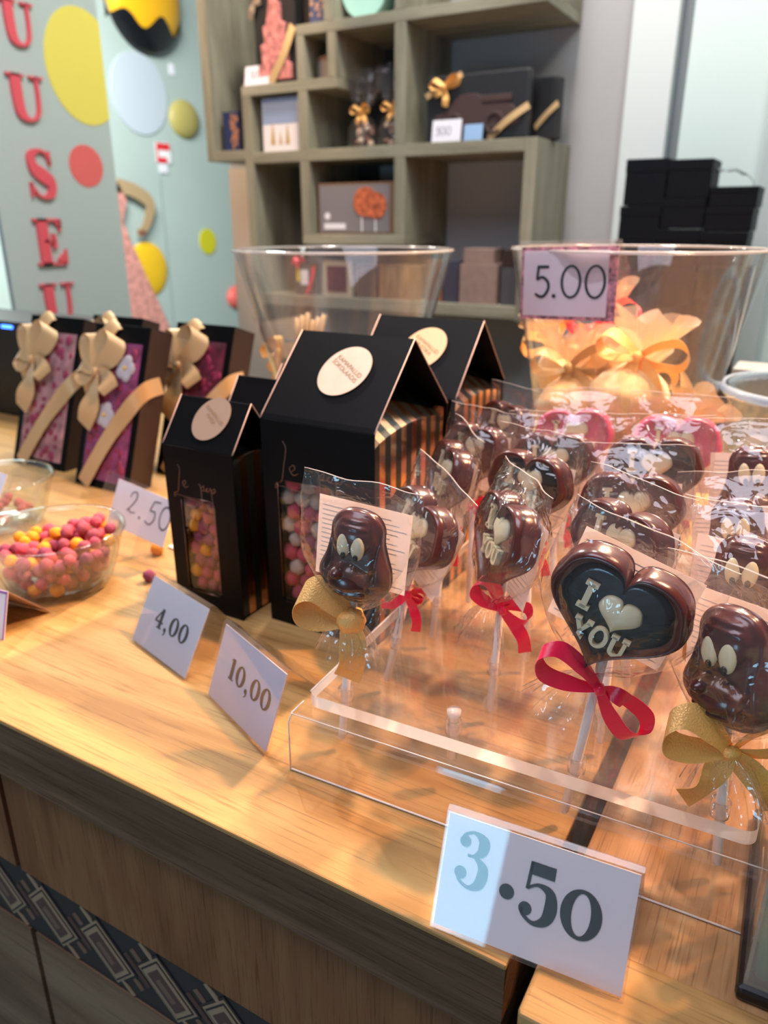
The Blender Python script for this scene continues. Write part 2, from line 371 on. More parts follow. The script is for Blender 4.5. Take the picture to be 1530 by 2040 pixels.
# ------------------------------------------------------------------ material library
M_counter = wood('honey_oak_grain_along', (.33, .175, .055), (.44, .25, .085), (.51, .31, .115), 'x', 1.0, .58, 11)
M_counter2 = wood('oak_grain_across', (.27, .135, .055), (.40, .215, .09), (.50, .29, .13), 'y', 1.2, .5, 16)
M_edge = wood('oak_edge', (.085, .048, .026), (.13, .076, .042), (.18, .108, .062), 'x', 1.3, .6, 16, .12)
M_front = wood('veneer_front', (.17, .075, .033), (.22, .10, .045), (.26, .13, .06), 'z', 1.1, .65, 7, .08)
M_front2 = wood('veneer_front_lower', (.12, .075, .045), (.18, .115, .07), (.24, .16, .10), 'x', .8, .65, 6, .08)
M_shelf = wood('shelf_wood', (.205, .185, .135), (.275, .255, .185), (.35, .325, .24), 'x', .7, .55, 9)
M_shelfv = wood('shelf_wood_upright', (.205, .185, .135), (.275, .255, .185), (.35, .325, .24), 'z', .7, .55, 9)
M_black = mat('black_card', (.0035, .0035, .004), .40, spec=.12)
M_blackg = mat('black_gloss', (.006, .006, .008), .22)
M_blackm = mat('black_matt', (.012, .011, .012), .6)
M_brownside = mat('dark_brown_card', (.035, .018, .014), .45)
M_white = mat('white_paper', (.80, .78, .84), .55)
M_card = mat('lavender_white_card', (.86, .77, .80), .45)
M_ink = mat('black_ink', (.010, .010, .014), .4)
M_inkh = mat('grey_pen_ink', (.06, .06, .08), .5)
M_choc_d = mat('dark_chocolate', (.0045, .0018, .0016), .16, spec=.45, coat=.0, bump=.08, bscale=150)
M_choc = mat('milk_chocolate', (.085, .021, .017), .24, spec=.5, coat=.2, noise=.25, nscale=60, bump=.12, bscale=120)
M_choc_p = mat('pink_chocolate', (.60, .085, .17), .28, coat=.2, noise=.12, nscale=70)
M_cream = mat('cream_chocolate', (.80, .70, .46), .38, sss=.15)
M_stick = mat('white_stick', (.86, .78, .74), .4)
M_red = mat('crimson_satin', (.92, .003, .06), .33, sheen=.3, bump=.1, bscale=600)
M_gold = mat('gold_gauze', (.98, .52, .16), .34, metal=.3, bump=.4, bscale=900)
M_tan = mat('tan_satin', (.62, .40, .18), .38, sheen=.4, metal=.15)
M_film = clear('cellophane', (.99, .98, .98), .05, 1.5, .9, 42, .016, (1, .93, .9), 1.6)
M_acryl = clear('acrylic', (.985, .975, .97), .02, 1.45, 0, 1, .02, (1, .95, .9), 1.0)
M_bucket = clear('bucket_plastic', (.98, .98, .98), .03, 1.45, 0, 1, .015, (.95, .95, 1), 1.4)
M_glass = clear('glass', (.93, .97, .96), .02, 1.5, 0, 1, .02, (.8, .95, .95), 1.7)
M_frost = mat('frosted_acrylic_edge', (.95, .86, .80), .3)
_nt = M_frost.node_tree; _tr = _nt.nodes.new('ShaderNodeBsdfTranslucent'); _tr.inputs[0].default_value = (1, .93, .88, 1); _mx = _nt.nodes.new('ShaderNodeMixShader'); _mx.inputs[0].default_value = .65
_o = [n for n in _nt.nodes if n.type == 'OUTPUT_MATERIAL'][0]
_nt.links.new(_nt.nodes['Principled BSDF'].outputs[0], _mx.inputs[1]); _nt.links.new(_tr.outputs[0], _mx.inputs[2]); _nt.links.new(_mx.outputs[0], _o.inputs[0])
M_copper = mat('copper_foil', (.42, .24, .17), .3, metal=1)
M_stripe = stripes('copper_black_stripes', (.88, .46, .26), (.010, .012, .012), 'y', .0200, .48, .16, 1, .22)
M_sticker = mat('champagne_sticker', (.88, .68, .52), .35, metal=.25, noise=.06, nscale=60)
M_stickerg = mat('rose_gold_sticker', (.85, .58, .42), .22, metal=.6)
M_stxt = mat('sticker_ink', (.30, .20, .10), .5)

# ------------------------------------------------------------------ the room
struct('floor', MB().box(-5.0, 2.5, -2.5, 8.0, -.05, 0), mat('grey_floor', (.16, .19, .175), .5, noise=.12, nscale=3))
struct('wall_left', MB().box(-5.05, -4.95, -2.5, 8.0, 0, 3.6), mat('sage_wall', (.42, .49, .46), .7, noise=.03, nscale=2))
struct('wall_far', MB().box(-5.0, 2.5, 8.0, 8.1, 0, 3.6), mat('far_wall', (.5, .55, .54), .8))
struct('trim_5', MB().box(-1.949, -1.66, 2.272, 2.2765, 0, 1.483), mat('cream_trim', (.66, .52, .42), .6))
struct('wall_back', MB().box(-1.945, -.575, 2.277, 2.35, 0, 3.3), mat('lavender_grey_wall', (.41, .395, .395), .7, noise=.03, nscale=3), .002)
struct('trim_1', MB().box(-.575, -.462, 2.262, 2.35, 0, 3.3), mat('pale_column', (.68, .71, .70), .6))
struct('trim_2', MB().box(-.462, -.428, 2.300, 2.35, 0, 3.3), mat('grey_groove', (.20, .22, .23), .5))
struct('wall_right', MB().box(-.428, -.22, 2.27, 2.35, 0, 3.3), mat('pale_mint_panel', (.66, .76, .73), .6))
struct('trim_3', MB().box(-.22, -.16, 2.25, 2.35, 0, 3.3), mat('grey_mint_trim', (.50, .56, .55), .6))
struct('wall_side', MB().box(-.16, 2.5, 2.27, 2.35, 0, 3.3), MATS['pale_mint_panel'])

# flat round stickers and the painted figure on the sage wall
def decal(name, y, z, ry, rz, m, label, cat, x=-4.949, th=.008, dome=0):
    mb = MB()
    if dome:
        mb.ell((0, 0, 0), dome, ry, rz, 40, 24)
    else:
        mb.prism([(ry * math.cos(2 * PI * k / 48), rz * math.sin(2 * PI * k / 48)) for k in range(48)], 0, th, 'yz')
    return tag(mb.build(name, m, None, loc=(x, y, z)), label, cat)
m_amber = mat('amber_paint', (.85, .42, .01), .35)
decal('wall_sticker', 4.79, 2.24, .285, .285, mat('pale_blue_sticker', (.50, .54, .60), .6), 'large pale grey-blue round sticker on the sage wall', 'wall sticker')
decal('wall_sticker', 5.425, 1.155, .103, .107, mat('lime_sticker', (.62, .56, .01), .6), 'small lime yellow round sticker on the sage wall', 'wall sticker')
decal('wall_ball', 5.255, 2.11, .17, .145, mat('dull_gold_ball', (.42, .34, .10), .5), 'dull gold ball decoration on the sage wall', 'wall decoration', dome=.06)
decal('wall_ball', 4.69, .95, .215, .215, mat('yellow_ball', (.80, .46, .01), .5), 'bright yellow ball beside the painted dress', 'wall decoration', dome=.03)
decal('wall_ball', 5.76, .65, .13, .105, mat('red_ball', (.72, .12, .10), .5), 'red ball low on the sage wall beside the partition', 'wall decoration', dome=.08)
decal('wall_ball', 5.98, 1.47, .14, .16, mat('grey_ball', (.12, .14, .13), .5), 'dark grey ball half hidden by the cream partition edge', 'wall decoration', dome=.08)
# dipped ball
b = decal('wall_ball', 4.92, 2.90, .37, .37, m_amber, 'big amber ball dipped in black glaze on the sage wall', 'wall decoration', dome=.14)
mb = MB()
def dip(u, v):
    y = -1 + 2 * u
    top = -.47 + .13 * math.cos((y - .1) * 7.5)
    lim = math.sqrt(max(0, 1 - y * y)); top = min(top, lim); bot = -lim
    z = bot + (top - bot) * v; r2 = max(0, 1 - y * y - z * z)
    return (.152 * math.sqrt(r2) + .003, .385 * y, .385 * z)
mb.grid(dip, 40, 12); mb.build('glaze', M_blackg, b)
# painted figure: arm on hip and pink dress
fig = root('painted_figure', (-4.905, 4.4, .5), 'painted figure with bent arm on hip in a pink sequin dress on the wall', 'wall painting')
mb = MB(); mb.prism([(p[0] - 4.4, p[1] - .5) for p in [(4.20, 1.60), (4.43, 1.60), (4.50, 1.47), (4.44, 1.32), (4.50, 1.17), (4.62, .90), (4.86, .40), (4.98, .05), (4.10, .05)]], -.043, .006, 'yz')
m_seq = mat('pink_sequins', (.62, .26, .22), .5, noise=.45, nscale=28); mb.build('dress', m_seq, fig)
mb = MB(); stroke(mb, [(.02, 1.08, .10), (.20, 1.04, .10), (.335, .96, .10), (.31, .85, .085), (.235, .75, .06), (.17, .735, .05)])
for i, v in enumerate(mb.v): mb.v[i] = (v[1] * 10 + .002, v[0], v[2])
mb.build('arm', mat('painted_skin', (.42, .28, .15), .6), fig)
mb = MB(); mb.ell((.004, .225, .735), .004, .055, .028, 16, 8); mb.build('hand', mat('painted_hand', (.22, .09, .05), .6), fig)
# small sign on the wall and the shallow door joint
sg = root('wall_notice', (-4.945, 4.98, 1.84), 'small red and white safety notice on the sage wall', 'sign')
MB().box(0, .006, -.078, .078, -.075, .075).build('plate', mat('notice_white', (.85, .80, .80), .5), sg)
mb = MB().prism([(-.078, -.075), (.03, -.075), (.03, -.035), (-.060, -.035), (-.060, .02), (.07, .02), (.07, .07), (-.078, .07)], .006, .008, 'yz')
mb.build('red_pictogram', mat('notice_red', (.70, .02, .03), .5), sg)
MB().box(0, .005, -.060, .03, -.15, -.08).build('paper_strip', M_white, sg)
o = MB().box(-4.951, -4.946, 4.915, 4.925, 0, 1.66).build('trim_4', mat('joint_grey', (.25, .30, .28), .6)); o['kind'] = 'structure'
mb = MB().box(0, .004, -.03, .03, -.04, .04); tag(mb.build('light_switch', M_white, None, loc=(-4.948, 5.16, 2.46)), 'small white switch plate high on the sage wall', 'switch')

# ------------------------------------------------------------------ standing banner with raised letters
bn = root('standing_banner', (-2.2, 1.755, 0), 'tall pale banner with raised pink letters and coloured dots', 'banner')
MB().box(-.02, 0, -.229, .229, 0, 2.7).build('panel', mat('banner_white', (.44, .52, .50), .55), bn, .001)
m_let = mat('coral_letter', (.74, .10, .13), .45)
def banner_disc(y, z, ry, rz, m, name, y1=9):
    pts = [(min(ry * math.cos(2 * PI * k / 64) + y, y1), z + rz * math.sin(2 * PI * k / 64)) for k in range(64)]
    MB().prism(pts, .0, .002, 'yz').build(name, m, bn)
banner_disc(1.905 - 1.755, 1.765, .145, .165, mat('banner_yellow', (.78, .68, .12), .55), 'yellow_dot', .229)
banner_disc(1.865 - 1.755, 1.477, .067, .063, mat('banner_red', (.74, .14, .13), .55), 'red_dot')
for ch, y0, y1, z0, z1 in (('U', 1.625, 1.738, 1.785, 1.90), ('U', 1.610, 1.738, 1.588, 1.712), ('S', 1.628, 1.742, 1.375, 1.513), ('E', 1.620, 1.748, 1.177, 1.316), ('U', 1.615, 1.748, .99, 1.122)):
    mb = MB(); glyphs(mb, ch, 0, 0, 1, FAT, 0, 1)
    sy, sz = (y1 - y0), (z1 - z0)
    for i, v in enumerate(mb.v): mb.v[i] = (.0 + .012 * (1 - v[1]), y0 - 1.755 + v[0] * sy, z0 + v[2] * sz)
    mb.build('letter', m_let, bn)
bs = root('blue_stand', (-2.6, 1.5, 0), 'blue-grey upright behind the left edge of the banner', 'stand')
MB().box(-.04, .04, -.20, .10, 0, 1.30).build('post', mat('blue_grey', (.16, .24, .36), .5), bs)

# ------------------------------------------------------------------ cubby shelf on the partition
sh = root('cubby_shelf', (-1.2, 2.14, 1.05), 'large rustic wooden cubby shelf hung on the partition wall', 'shelf')
def board(x0, x1, z0, z1, vert=False, y0=2.0, y1=2.275, name='board'):
    MB().box(x0 + 1.2, x1 + 1.2, y0 - 2.14, y1 - 2.14, z0 - 1.05, z1 - 1.05).build(name, M_shelfv if vert else M_shelf, sh, .0015)
board(-1.797, -1.765, 1.484, 2.35, True); board(-1.765, -1.646, 1.484, 1.512)
board(-1.646, -1.614, 1.00, 1.655, True); board(-1.614, -.747, 1.472, 1.503); board(-.747, -.715, 1.053, 1.503, True)
board(-1.646, -1.306, 1.655, 1.682); board(-1.440, -1.408, 1.503, 1.655, True); board(-1.440, -1.408, 1.272, 1.472, True)
board(-1.440, -1.414, 1.682, 1.790, True); board(-1.336, -1.306, 1.682, 1.790, True); board(-1.440, -.712, 1.790, 1.817)
board(-1.123, -1.089, 1.503, 1.790, True); board(-1.123, -1.089, 1.272, 1.472, True); board(-1.440, -1.089, 1.243, 1.272)
board(-1.614, -.747, 1.058, 1.092); board(-1.345, -1.315, 1.817, 2.35, True); board(-1.123, -1.093, 1.817, 2.35, True); board(-.744, -.712, 1.817, 2.35, True)
board(-1.765, -.712, 2.35, 2.38)
MB().box(-1.765 + 1.2, -1.29 + 1.2, .128, .134, 1.512 - 1.05, 2.35 - 1.05).build('shade_panel', mat('umber_shade', (.030, .020, .015), .6), sh)  # dark sheets added for the shade inside the cubbies; the shelf is open-backed
MB().box(-1.614 + 1.2, -1.33 + 1.2, .128, .134, 1.272 - 1.05, 1.4719 - 1.05).build('shade_panel', MATS['umber_shade'], sh)
MB().box(-1.289 + 1.2, -1.12 + 1.2, .128, .134, 1.503 - 1.05, 1.79 - 1.05).build('shade_panel', MATS['umber_shade'], sh)

SY = 2.02
def boxthing(name, x0, x1, z0, z1, d, m, label, cat, y=SY, group=None, bevel=.0015):
    r = root(name, ((x0 + x1) / 2, y + d / 2, z0), label, cat, group)
    hw = (x1 - x0) / 2; MB().box(-hw, hw, -d / 2, d / 2, 0, z1 - z0).build('box', m, r, bevel); return r, hw, z1 - z0, -d / 2
m_navy = mat('navy_card', (.02, .03, .09), .4); m_cop2 = mat('copper_print', (.45, .20, .12), .4, metal=.3)
def blobs(mb, n, x0, x1, z0, z1, y, r, seed=1):
    rnd = random.Random(seed)
    for i in range(n):
        disc(mb, rnd.uniform(x0, x1), rnd.uniform(z0, z1), r * rnd.uniform(.6, 1.4), y - .0006 - .00001 * i, y, n=10)
r, hw, h, fy = boxthing('chocolate_bar_box', -1.742, -1.680, 1.512, 1.622, .014, m_navy, 'small navy chocolate bar box with copper speckles in the corner cubby', 'box')
mb = MB(); blobs(mb, 40, 0, hw * .8, .01, h - .01, fy, .005, 3); mb.build('copper_speckles', m_cop2, r)
r, hw, h, fy = boxthing('souvenir_box', -1.588, -1.456, 1.503, 1.648, .03, mat('souvenir_white', (.80, .74, .74), .5), 'white box with blue sky and thin gold spires print', 'box')
MB().box(-hw + .002, hw - .002, fy - .0006, fy, h * .52, h - .002).build('sky_print', mat('sky_print', (.27, .34, .50), .5), r)
mb = MB()
for x, z in ((-.028, .078), (.026, .072)): mb.prism([(x - .008, .02), (x + .008, .02), (x + .001, z), (x - .001, z)], fy - .0008, fy, 'xz')
mb.prism([(-.006, .02), (.006, .02), (0, .055)], fy - .0007, fy, 'xz')
mb.build('gold_spires', mat('gold_print', (.62, .40, .12), .4, metal=.3), r)
# tree shaped pink chocolate in black box
r, hw, h, fy = boxthing('chocolate_tree_box', -1.600, -1.455, 1.682, 1.98, .05, M_blackm, 'black box with tree shaped pink berry chocolate in the top left cubby', 'box')
mb = MB(); tri = [(-.052, .01), (.062, .01), (.060, .05), (.048, .052), (.054, .10), (.040, .105), (.044, .15), (.028, .155), (.028, .20), (.014, .205), (.006, .26), (-.006, .26), (-.010, .205), (-.022, .15), (-.034, .145), (-.030, .105), (-.044, .10), (-.040, .052), (-.056, .05)]
mb.prism(tri, fy - .012, fy, 'xz'); mb.build('chocolate_tree', mat('berry_chocolate', (.62, .22, .20), .5, noise=.6, nscale=55, bump=.5, bscale=60), r, .002)
mb = MB(); rb = [(.068, -.030, .14), (.04, fy - .016, .07), (-.01, fy - .016, .003)]; ribbon(mb, rb, .024, (.8, 0, -.6)); mb.build('gold_ribbon', M_tan, r, solid=.0006)
bow_mesh([(150, .035, .012, 30), (40, .035, .012, 30)], [(-110, .06, .004), (-60, .03, .004)], .018, .006).build('gold_bow', mat('dusty_bow', (.30, .22, .15), .4), r, solid=.0005, loc=(-.06, fy - .01, .225))
cr = root('shelf_price_card', (-1.588, 2.005, 1.683), 'white price card in front of the tree shaped chocolate', 'price card', rot=(R(-12), 0, 0))
MB().box(-.048, .048, -.001, .001, 0, .052).build('card', M_white, cr); mb = MB(); glyphs(mb, '500', -.028, .018, .02, SANS, -.0016, -.001); mb.build('digits', M_inkh, cr)
# navy box at the top, mint tin, copper box
r, hw, h, fy = boxthing('navy_print_box', -1.405, -1.347, 1.817, 1.95, .03, mat('slate_blue_card', (.07, .08, .16), .5), 'slate blue box with copper sprays at the frame top', 'box')
mb = MB(); blobs(mb, 26, -hw * .8, hw * .8, .02, .12, fy, .006, 5); mb.build('copper_sprays', mat('copper_spray', (.55, .30, .18), .5), r)
r = root('mint_tin', (-1.24, 2.07, 1.817), 'pale mint round tin at the top of the shelf', 'tin')
mb = MB(); mb.prism([(.072 * math.cos(2 * PI * k / 40), .072 + .072 * math.sin(2 * PI * k / 40)) for k in range(40)], -.03, .03, 'xz', True); mb.build('lid', mat('mint_enamel', (.50, .80, .66), .4), r, .003)
r = root('green_tin', (-1.155, 2.12, 1.817), 'dark green tin behind the mint tin', 'tin')
MB().lathe([(.0, 0), (.03, 0), (.03, .12), (0, .12)], 24).build('body', mat('dark_green', (.02, .10, .08), .4), r)
r, hw, h, fy = boxthing('copper_topped_box', -1.402, -1.345, 1.682, 1.735, .06, mat('taupe_card', (.26, .20, .17), .5), 'small taupe box with shiny copper lid in the tiny cubby', 'box', y=2.05)
MB().box(-hw, hw, -.03, .03, h, h + .012).build('lid', M_copper, r, .002)
# cellophane bags of pralines with gold bows
def filmbag(cx, label, z0=1.503, s=1.0, seed=1):
    r = root('praline_bag', (cx, 2.09, z0), label, 'gift bag', 'clear praline bags on the middle shelf')
    mb = MB(); rnd = random.Random(seed)
    def f(u, v):
        a = 2 * PI * u
        prof = [(0, .050), (.02, .056), (.06, .056), (.09, .040), (.112, .010), (.118, .009), (.135, .030), (.18, .050), (.235, .056)]
        t = v * (len(prof) - 1); i = min(int(t), len(prof) - 2); q = t - i
        z = prof[i][0] * (1 - q) + prof[i + 1][0] * q; rad = prof[i][1] * (1 - q) + prof[i + 1][1] * q
        wv = 1 + .16 * mnoise.noise(Vector((math.cos(a) * 2.5, math.sin(a) * 2.5, z * 30 + seed))) + (.25 * math.sin(a * 7) if z > .12 else 0)
        return (rad * math.cos(a) * wv * s, rad * .7 * math.sin(a) * wv * s, z * s)
    mb.grid(f, 36, 24, wrap=True); mb.build('film', M_film, r)
    for k in range(26):
        a = rnd.uniform(0, 2 * PI); q = rnd.uniform(0, .036)
        p = MB().ell((q * math.cos(a) * s, q * .65 * math.sin(a) * s, (.012 + rnd.uniform(0, .07)) * s), .011 * s, .011 * s, .010 * s, 10, 7, .2, k)
        p.build('praline', mat(['praline_cream', 'praline_brown'][k % 2], [(.55, .42, .32), (.20, .09, .06)][k % 2], .4), r)
    bow_mesh([(165, .03, .010, 40), (15, .03, .010, 40)], [(-110, .035, .004), (-60, .04, .004)], .013, .006).build('gold_bow', M_gold, r, solid=.0005, loc=(0, -.02, .115 * s))
filmbag(-1.275, 'clear bag of pralines with gold bow, left of the pair', s=.86, seed=2)
filmbag(-1.172, 'clear bag of pralines with gold bow, right of the pair', s=.88, seed=5)
# black gift box with chocolate car
r, hw, h, fy = boxthing('chocolate_car_box', -1.035, -.752, 1.503, 1.662, .035, mat('charcoal_card', (.018, .018, .02), .45), 'large charcoal box with embossed chocolate car and gold bow', 'box', bevel=.006)
mb = MB(); mb.prism(catmull([(-.10, .03), (.10, .03), (.115, .06), (.09, .085), (.04, .09), (.0, .11), (-.05, .105), (-.08, .075), (-.115, .06)], 5, True), fy - .004, fy, 'xz')
mb.box(.02, .10, fy - .007, fy, .088, .104)
for x in (-.06, .055):
    ring(mb, x, .04, .028, .028, .019, .019, fy - .010, fy, 1, 0, 0)
mb.build('chocolate_relief', mat('relief_chocolate', (.065, .035, .03), .5), r, .0015)
mb = MB(); ribbon(mb, [(.145, fy - .002, .075), (.09, fy - .012, .04), (.04, fy - .003, .003)], .017, (.5, 0, -.85)); mb.build('gold_ribbon', M_tan, r, solid=.0006); mb = MB(); ribbon(mb, [(-.142, fy - .004, .11), (-.09, fy - .008, .132), (-.04, fy - .003, .157)], .015, (.5, 0, -.85)); mb.build('gold_ribbon', M_tan, r, solid=.0006)
bow_mesh([(160, .04, .010, 40), (25, .045, .010, 40)], [(-85, .045, .004), (-150, .03, .003)], .017, .007).build('gold_bow', M_gold, r, solid=.0005, loc=(-.085, fy - .014, .128))
r, hw, h, fy = boxthing('black_ribbon_box', -.80, -.698, 1.503, 1.650, .035, M_blackm, 'black box with tan ribbon behind the chocolate car box', 'box', y=2.10, bevel=.006)
mb = MB(); ribbon(mb, [(.049, fy - .003, .085), (.02, fy - .006, .060), (-.01, fy - .003, .03)], .014, (.5, 0, -.85)); mb.build('tan_ribbon', M_tan, r, solid=.0006)
cr = root('shelf_price_card', (-.968, 2.003, 1.5035), 'white price card in front of the chocolate car box', 'price card', rot=(R(-8), 0, 0))
MB().box(-.042, .042, -.001, .001, 0, .053).build('card', M_white, cr); mb = MB(); glyphs(mb, '500', -.03, .016, .02, SANS, -.0016, -.001); mb.build('digits', M_inkh, cr)
cr = root('blue_lit_card', (-.891, 2.003, 1.5035), 'small card with blue light in its colour, right of the white price card', 'card', rot=(R(-8), 0, 0))
MB().box(-.026, .026, -.001, .001, 0, .038).build('card', mat('blue_light_tint', (.30, .46, .70), .4), cr)  # blue light falling on this card is put into its colour
r = root('clear_stand', (-.88, 2.12, 1.503), 'clear display stand behind the chocolate car box', 'display stand'); MB().box(-.06, .06, 0, .003, 0, .175).build('sheet', clear('bluish_acrylic', (.8, .92, 1), .05, 1.5, body=.25, bodycol=(.55, .75, .95)), r)
# picture box in the middle cubby
r, hw, h, fy = boxthing('lollipop_picture_box', -1.392, -1.132, 1.272, 1.412, .03, mat('brown_frame_card', (.20, .11, .06), .5), 'grey picture box showing two round orange lollipops', 'box')
MB().box(-hw + .006, hw - .016, fy - .001, fy, .006, h - .006).build('grey_print', mat('grey_print', (.21, .19, .20), .5), r)
mb = MB(); disc(mb, .035, .088, .040, fy - .004, fy - .001, n=36); disc(mb, .070, .078, .036, fy - .003, fy - .001, n=36)
mb.build('lollipop_print', mat('orange_swirl', (.50, .12, .05), .5, noise=.6, nscale=60), r)
mb = MB(); mb.box(.020, .024, fy - .002, fy - .001, .008, .05); mb.build('white_stick_print', M_white, r); MB().box(.066, .070, fy - .002, fy - .001, .008, .045).build('white_stick_print', M_white, r)
mb = MB(); disc(mb, -.098, .050, .010, fy - .002, fy - .001); mb.build('white_emblem', M_white, r); MB().box(-.11, -.035, fy - .002, fy - .001, .014, .030).build('white_text_block', M_white, r)
# bottom board goods
r, hw, h, fy = boxthing('comic_pack', -1.490, -1.412, 1.092, 1.190, .03, mat('dark_slate', (.05, .05, .06), .5), 'dark pack with yellow and white panels and red bow on the lowest board', 'box')
MB().box(-.016, .012, fy - .001, fy, .03, .075).build('white_panel', M_white, r); MB().box(-.032, -.02, fy - .001, fy, .04, .08).build('yellow_panel', mat('yellow_panel', (.80, .55, .02), .5), r)
mb = MB(); ribbon(mb, [(hw - .004, fy - .002, .085), (hw - .012, fy - .004, .045), (.005, fy - .002, .004)], .014, (.8, 0, .5)); mb.build('red_ribbon', M_red, r, solid=.0006)
bow_mesh([(160, .022, .008, 40), (30, .022, .008, 40)], [(-110, .02, .002)], .012, .006).build('red_bow', M_red, r, solid=.0005, loc=(-.02, fy - .006, .098))
r, hw, h, fy = boxthing('framed_bar', -1.385, -1.282, 1.092, 1.195, .02, mat('kraft_frame', (.50, .40, .28), .6), 'kraft framed dark red chocolate slab on the lowest board', 'box')
MB().box(-hw + .018, hw - .014, fy - .002, fy, .014, h - .014).build('slab', mat('dark_red_slab', (.12, .018, .025), .4, noise=.3, nscale=60), r)
r, hw, h, fy = boxthing('wooden_pack', -1.182, -1.045, 1.092, 1.19, .05, wood('pack_wood', (.22, .11, .05), (.32, .18, .09), (.42, .26, .14), 'z', 2, .5, 8), 'brown wood grain pack right of the framed slab', 'box')
r, hw, h, fy = boxthing('brown_tall_pack', -1.262, -1.196, 1.092, 1.185, .05, mat('brown_pack', (.13, .07, .05), .5), 'dark brown pack left of the wood grain pack', 'box')
r, hw, h, fy = boxthing('orange_spine_box', -1.027, -.978, 1.092, 1.205, .03, mat('burnt_orange', (.30, .12, .05), .5), 'burnt orange slim box left of the navy box', 'box')
r, hw, h, fy = boxthing('navy_slim_box', -.975, -.925, 1.092, 1.205, .03, mat('dull_navy', (.055, .05, .08), .5), 'dull navy slim box left of the kraft cubes', 'box')
m_kr = mat('rose_kraft', (.30, .20, .17), .6, noise=.1, nscale=60)
boxthing('kraft_cube', -.918, -.808, 1.092, 1.198, .09, m_kr, 'rose brown kraft cube standing on the lowest board', 'box', y=2.01)
boxthing('kraft_lid_box', -.910, -.822, 1.198, 1.238, .08, m_kr, 'smaller kraft box stacked on the kraft cube', 'box', y=2.015)
boxthing('dark_grey_box', -.800, -.752, 1.092, 1.190, .08, mat('dark_grey_card', (.07, .07, .08), .5), 'dark grey box at the right end of the lowest board', 'box')
boxthing('brown_upper_box', -.798, -.757, 1.190, 1.235, .07, M_brownside, 'dark brown box stacked on the dark grey box', 'box')

# ------------------------------------------------------------------ counters
ct = root('shop_counter', (-1.6, .30, 0), 'long honey oak counter with inlaid front, left of the gap', 'counter')
def cbox(x0, x1, y0, y1, z0, z1, m, name, bevel=0): return MB().box(x0 + 1.6, x1 + 1.6, y0 - .30, y1 - .30, z0, z1).build(name, m, ct, bevel)
cbox(-2.0, -.092, .293, 1.56, .9155, .92, M_counter, 'countertop', .0012)
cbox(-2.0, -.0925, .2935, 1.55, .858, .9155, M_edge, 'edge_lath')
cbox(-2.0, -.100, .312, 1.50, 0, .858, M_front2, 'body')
cbox(-.566, -.104, .302, .312, .735, .858, M_front, 'upper_veneer_panel'); cbox(-2.0, -.574, .302, .312, .735, .858, M_front, 'upper_veneer_panel')
cbox(-.566, -.104, .302, .312, 0, .655, M_front2, 'lower_veneer_panel'); cbox(-2.0, -.574, .302, .312, 0, .655, M_front2, 'lower_veneer_panel')
band = cbox(-2.0, -.104, .304, .312, .655, .735, mat('inlay_black', (.012, .010, .012), .45), 'inlay_band')
m_i1 = mat('inlay_cream', (.30, .21, .13), .5); m_i2 = mat('inlay_brown', (.075, .035, .028), .5); m_i3 = mat('inlay_tan', (.15, .09, .06), .5)
mb = MB(); per = .098
def rotrect(cx, cz, a, b_, y, an=45):
    c, s_ = math.cos(R(an)), math.sin(R(an)); q = [(cx + u * c - v * s_, cz + u * s_ + v * c) for u, v in ((-a, -b_), (a, -b_), (a, b_), (-a, b_))]
    pts = []
    # keep within the band
    for (x, z) in q: pts.append((x, min(max(z, .656), .734)))
    mb.prism(pts, y, .304 - .30 + .001, 'xz')
for k in range(25):
    cx = -.1665 - .0733 * k + 1.6; cz = .694
    for mi, a, b_, y in ((0, .0315, .0200, .0030), (1, .0290, .0175, .0026), (0, .0268, .0152, .0022), (1, .0250, .0134, .0018), (2, .0205, .0092, .0014), (3, .012, .0035, .0010)):
        mb.cur = mi; rotrect(cx, cz, b_, a, y)
    for dx, mi in ((-.03665, 2), (-.0275, 3), (-.0458, 3)):
        mb.cur = mi; rotrect(cx + dx, cz + (.010 if dx > -.03 else -.010 if dx < -.04 else 0), .003, .018, .0032)
    mb.cur = 1; rotrect(cx - .03665 + .018, cz + .030, .0025, .012, .0028); rotrect(cx - .03665 - .018, cz - .030, .0025, .012, .0028)
mb.build('inlay_motif', [MATS['inlay_black'], m_i1, m_i2, m_i3], band)
c2 = root('side_counter', (.5, .28, 0), 'second oak counter right of the dark gap', 'counter')
MB().box(-.578, .9, -.008, 1.25, .884, .92).build('countertop', M_counter2, c2, .003)
MB().box(-.572, .9, -.004, 1.24, 0, .884).build('body', mat('dark_body', (.03, .022, .018), .6), c2)
# front lip of the second counter has its grain along the edge
MB().box(-.577, .9, -.0088, .052, .887, .9206).build('front_lath', M_counter, c2, .002)

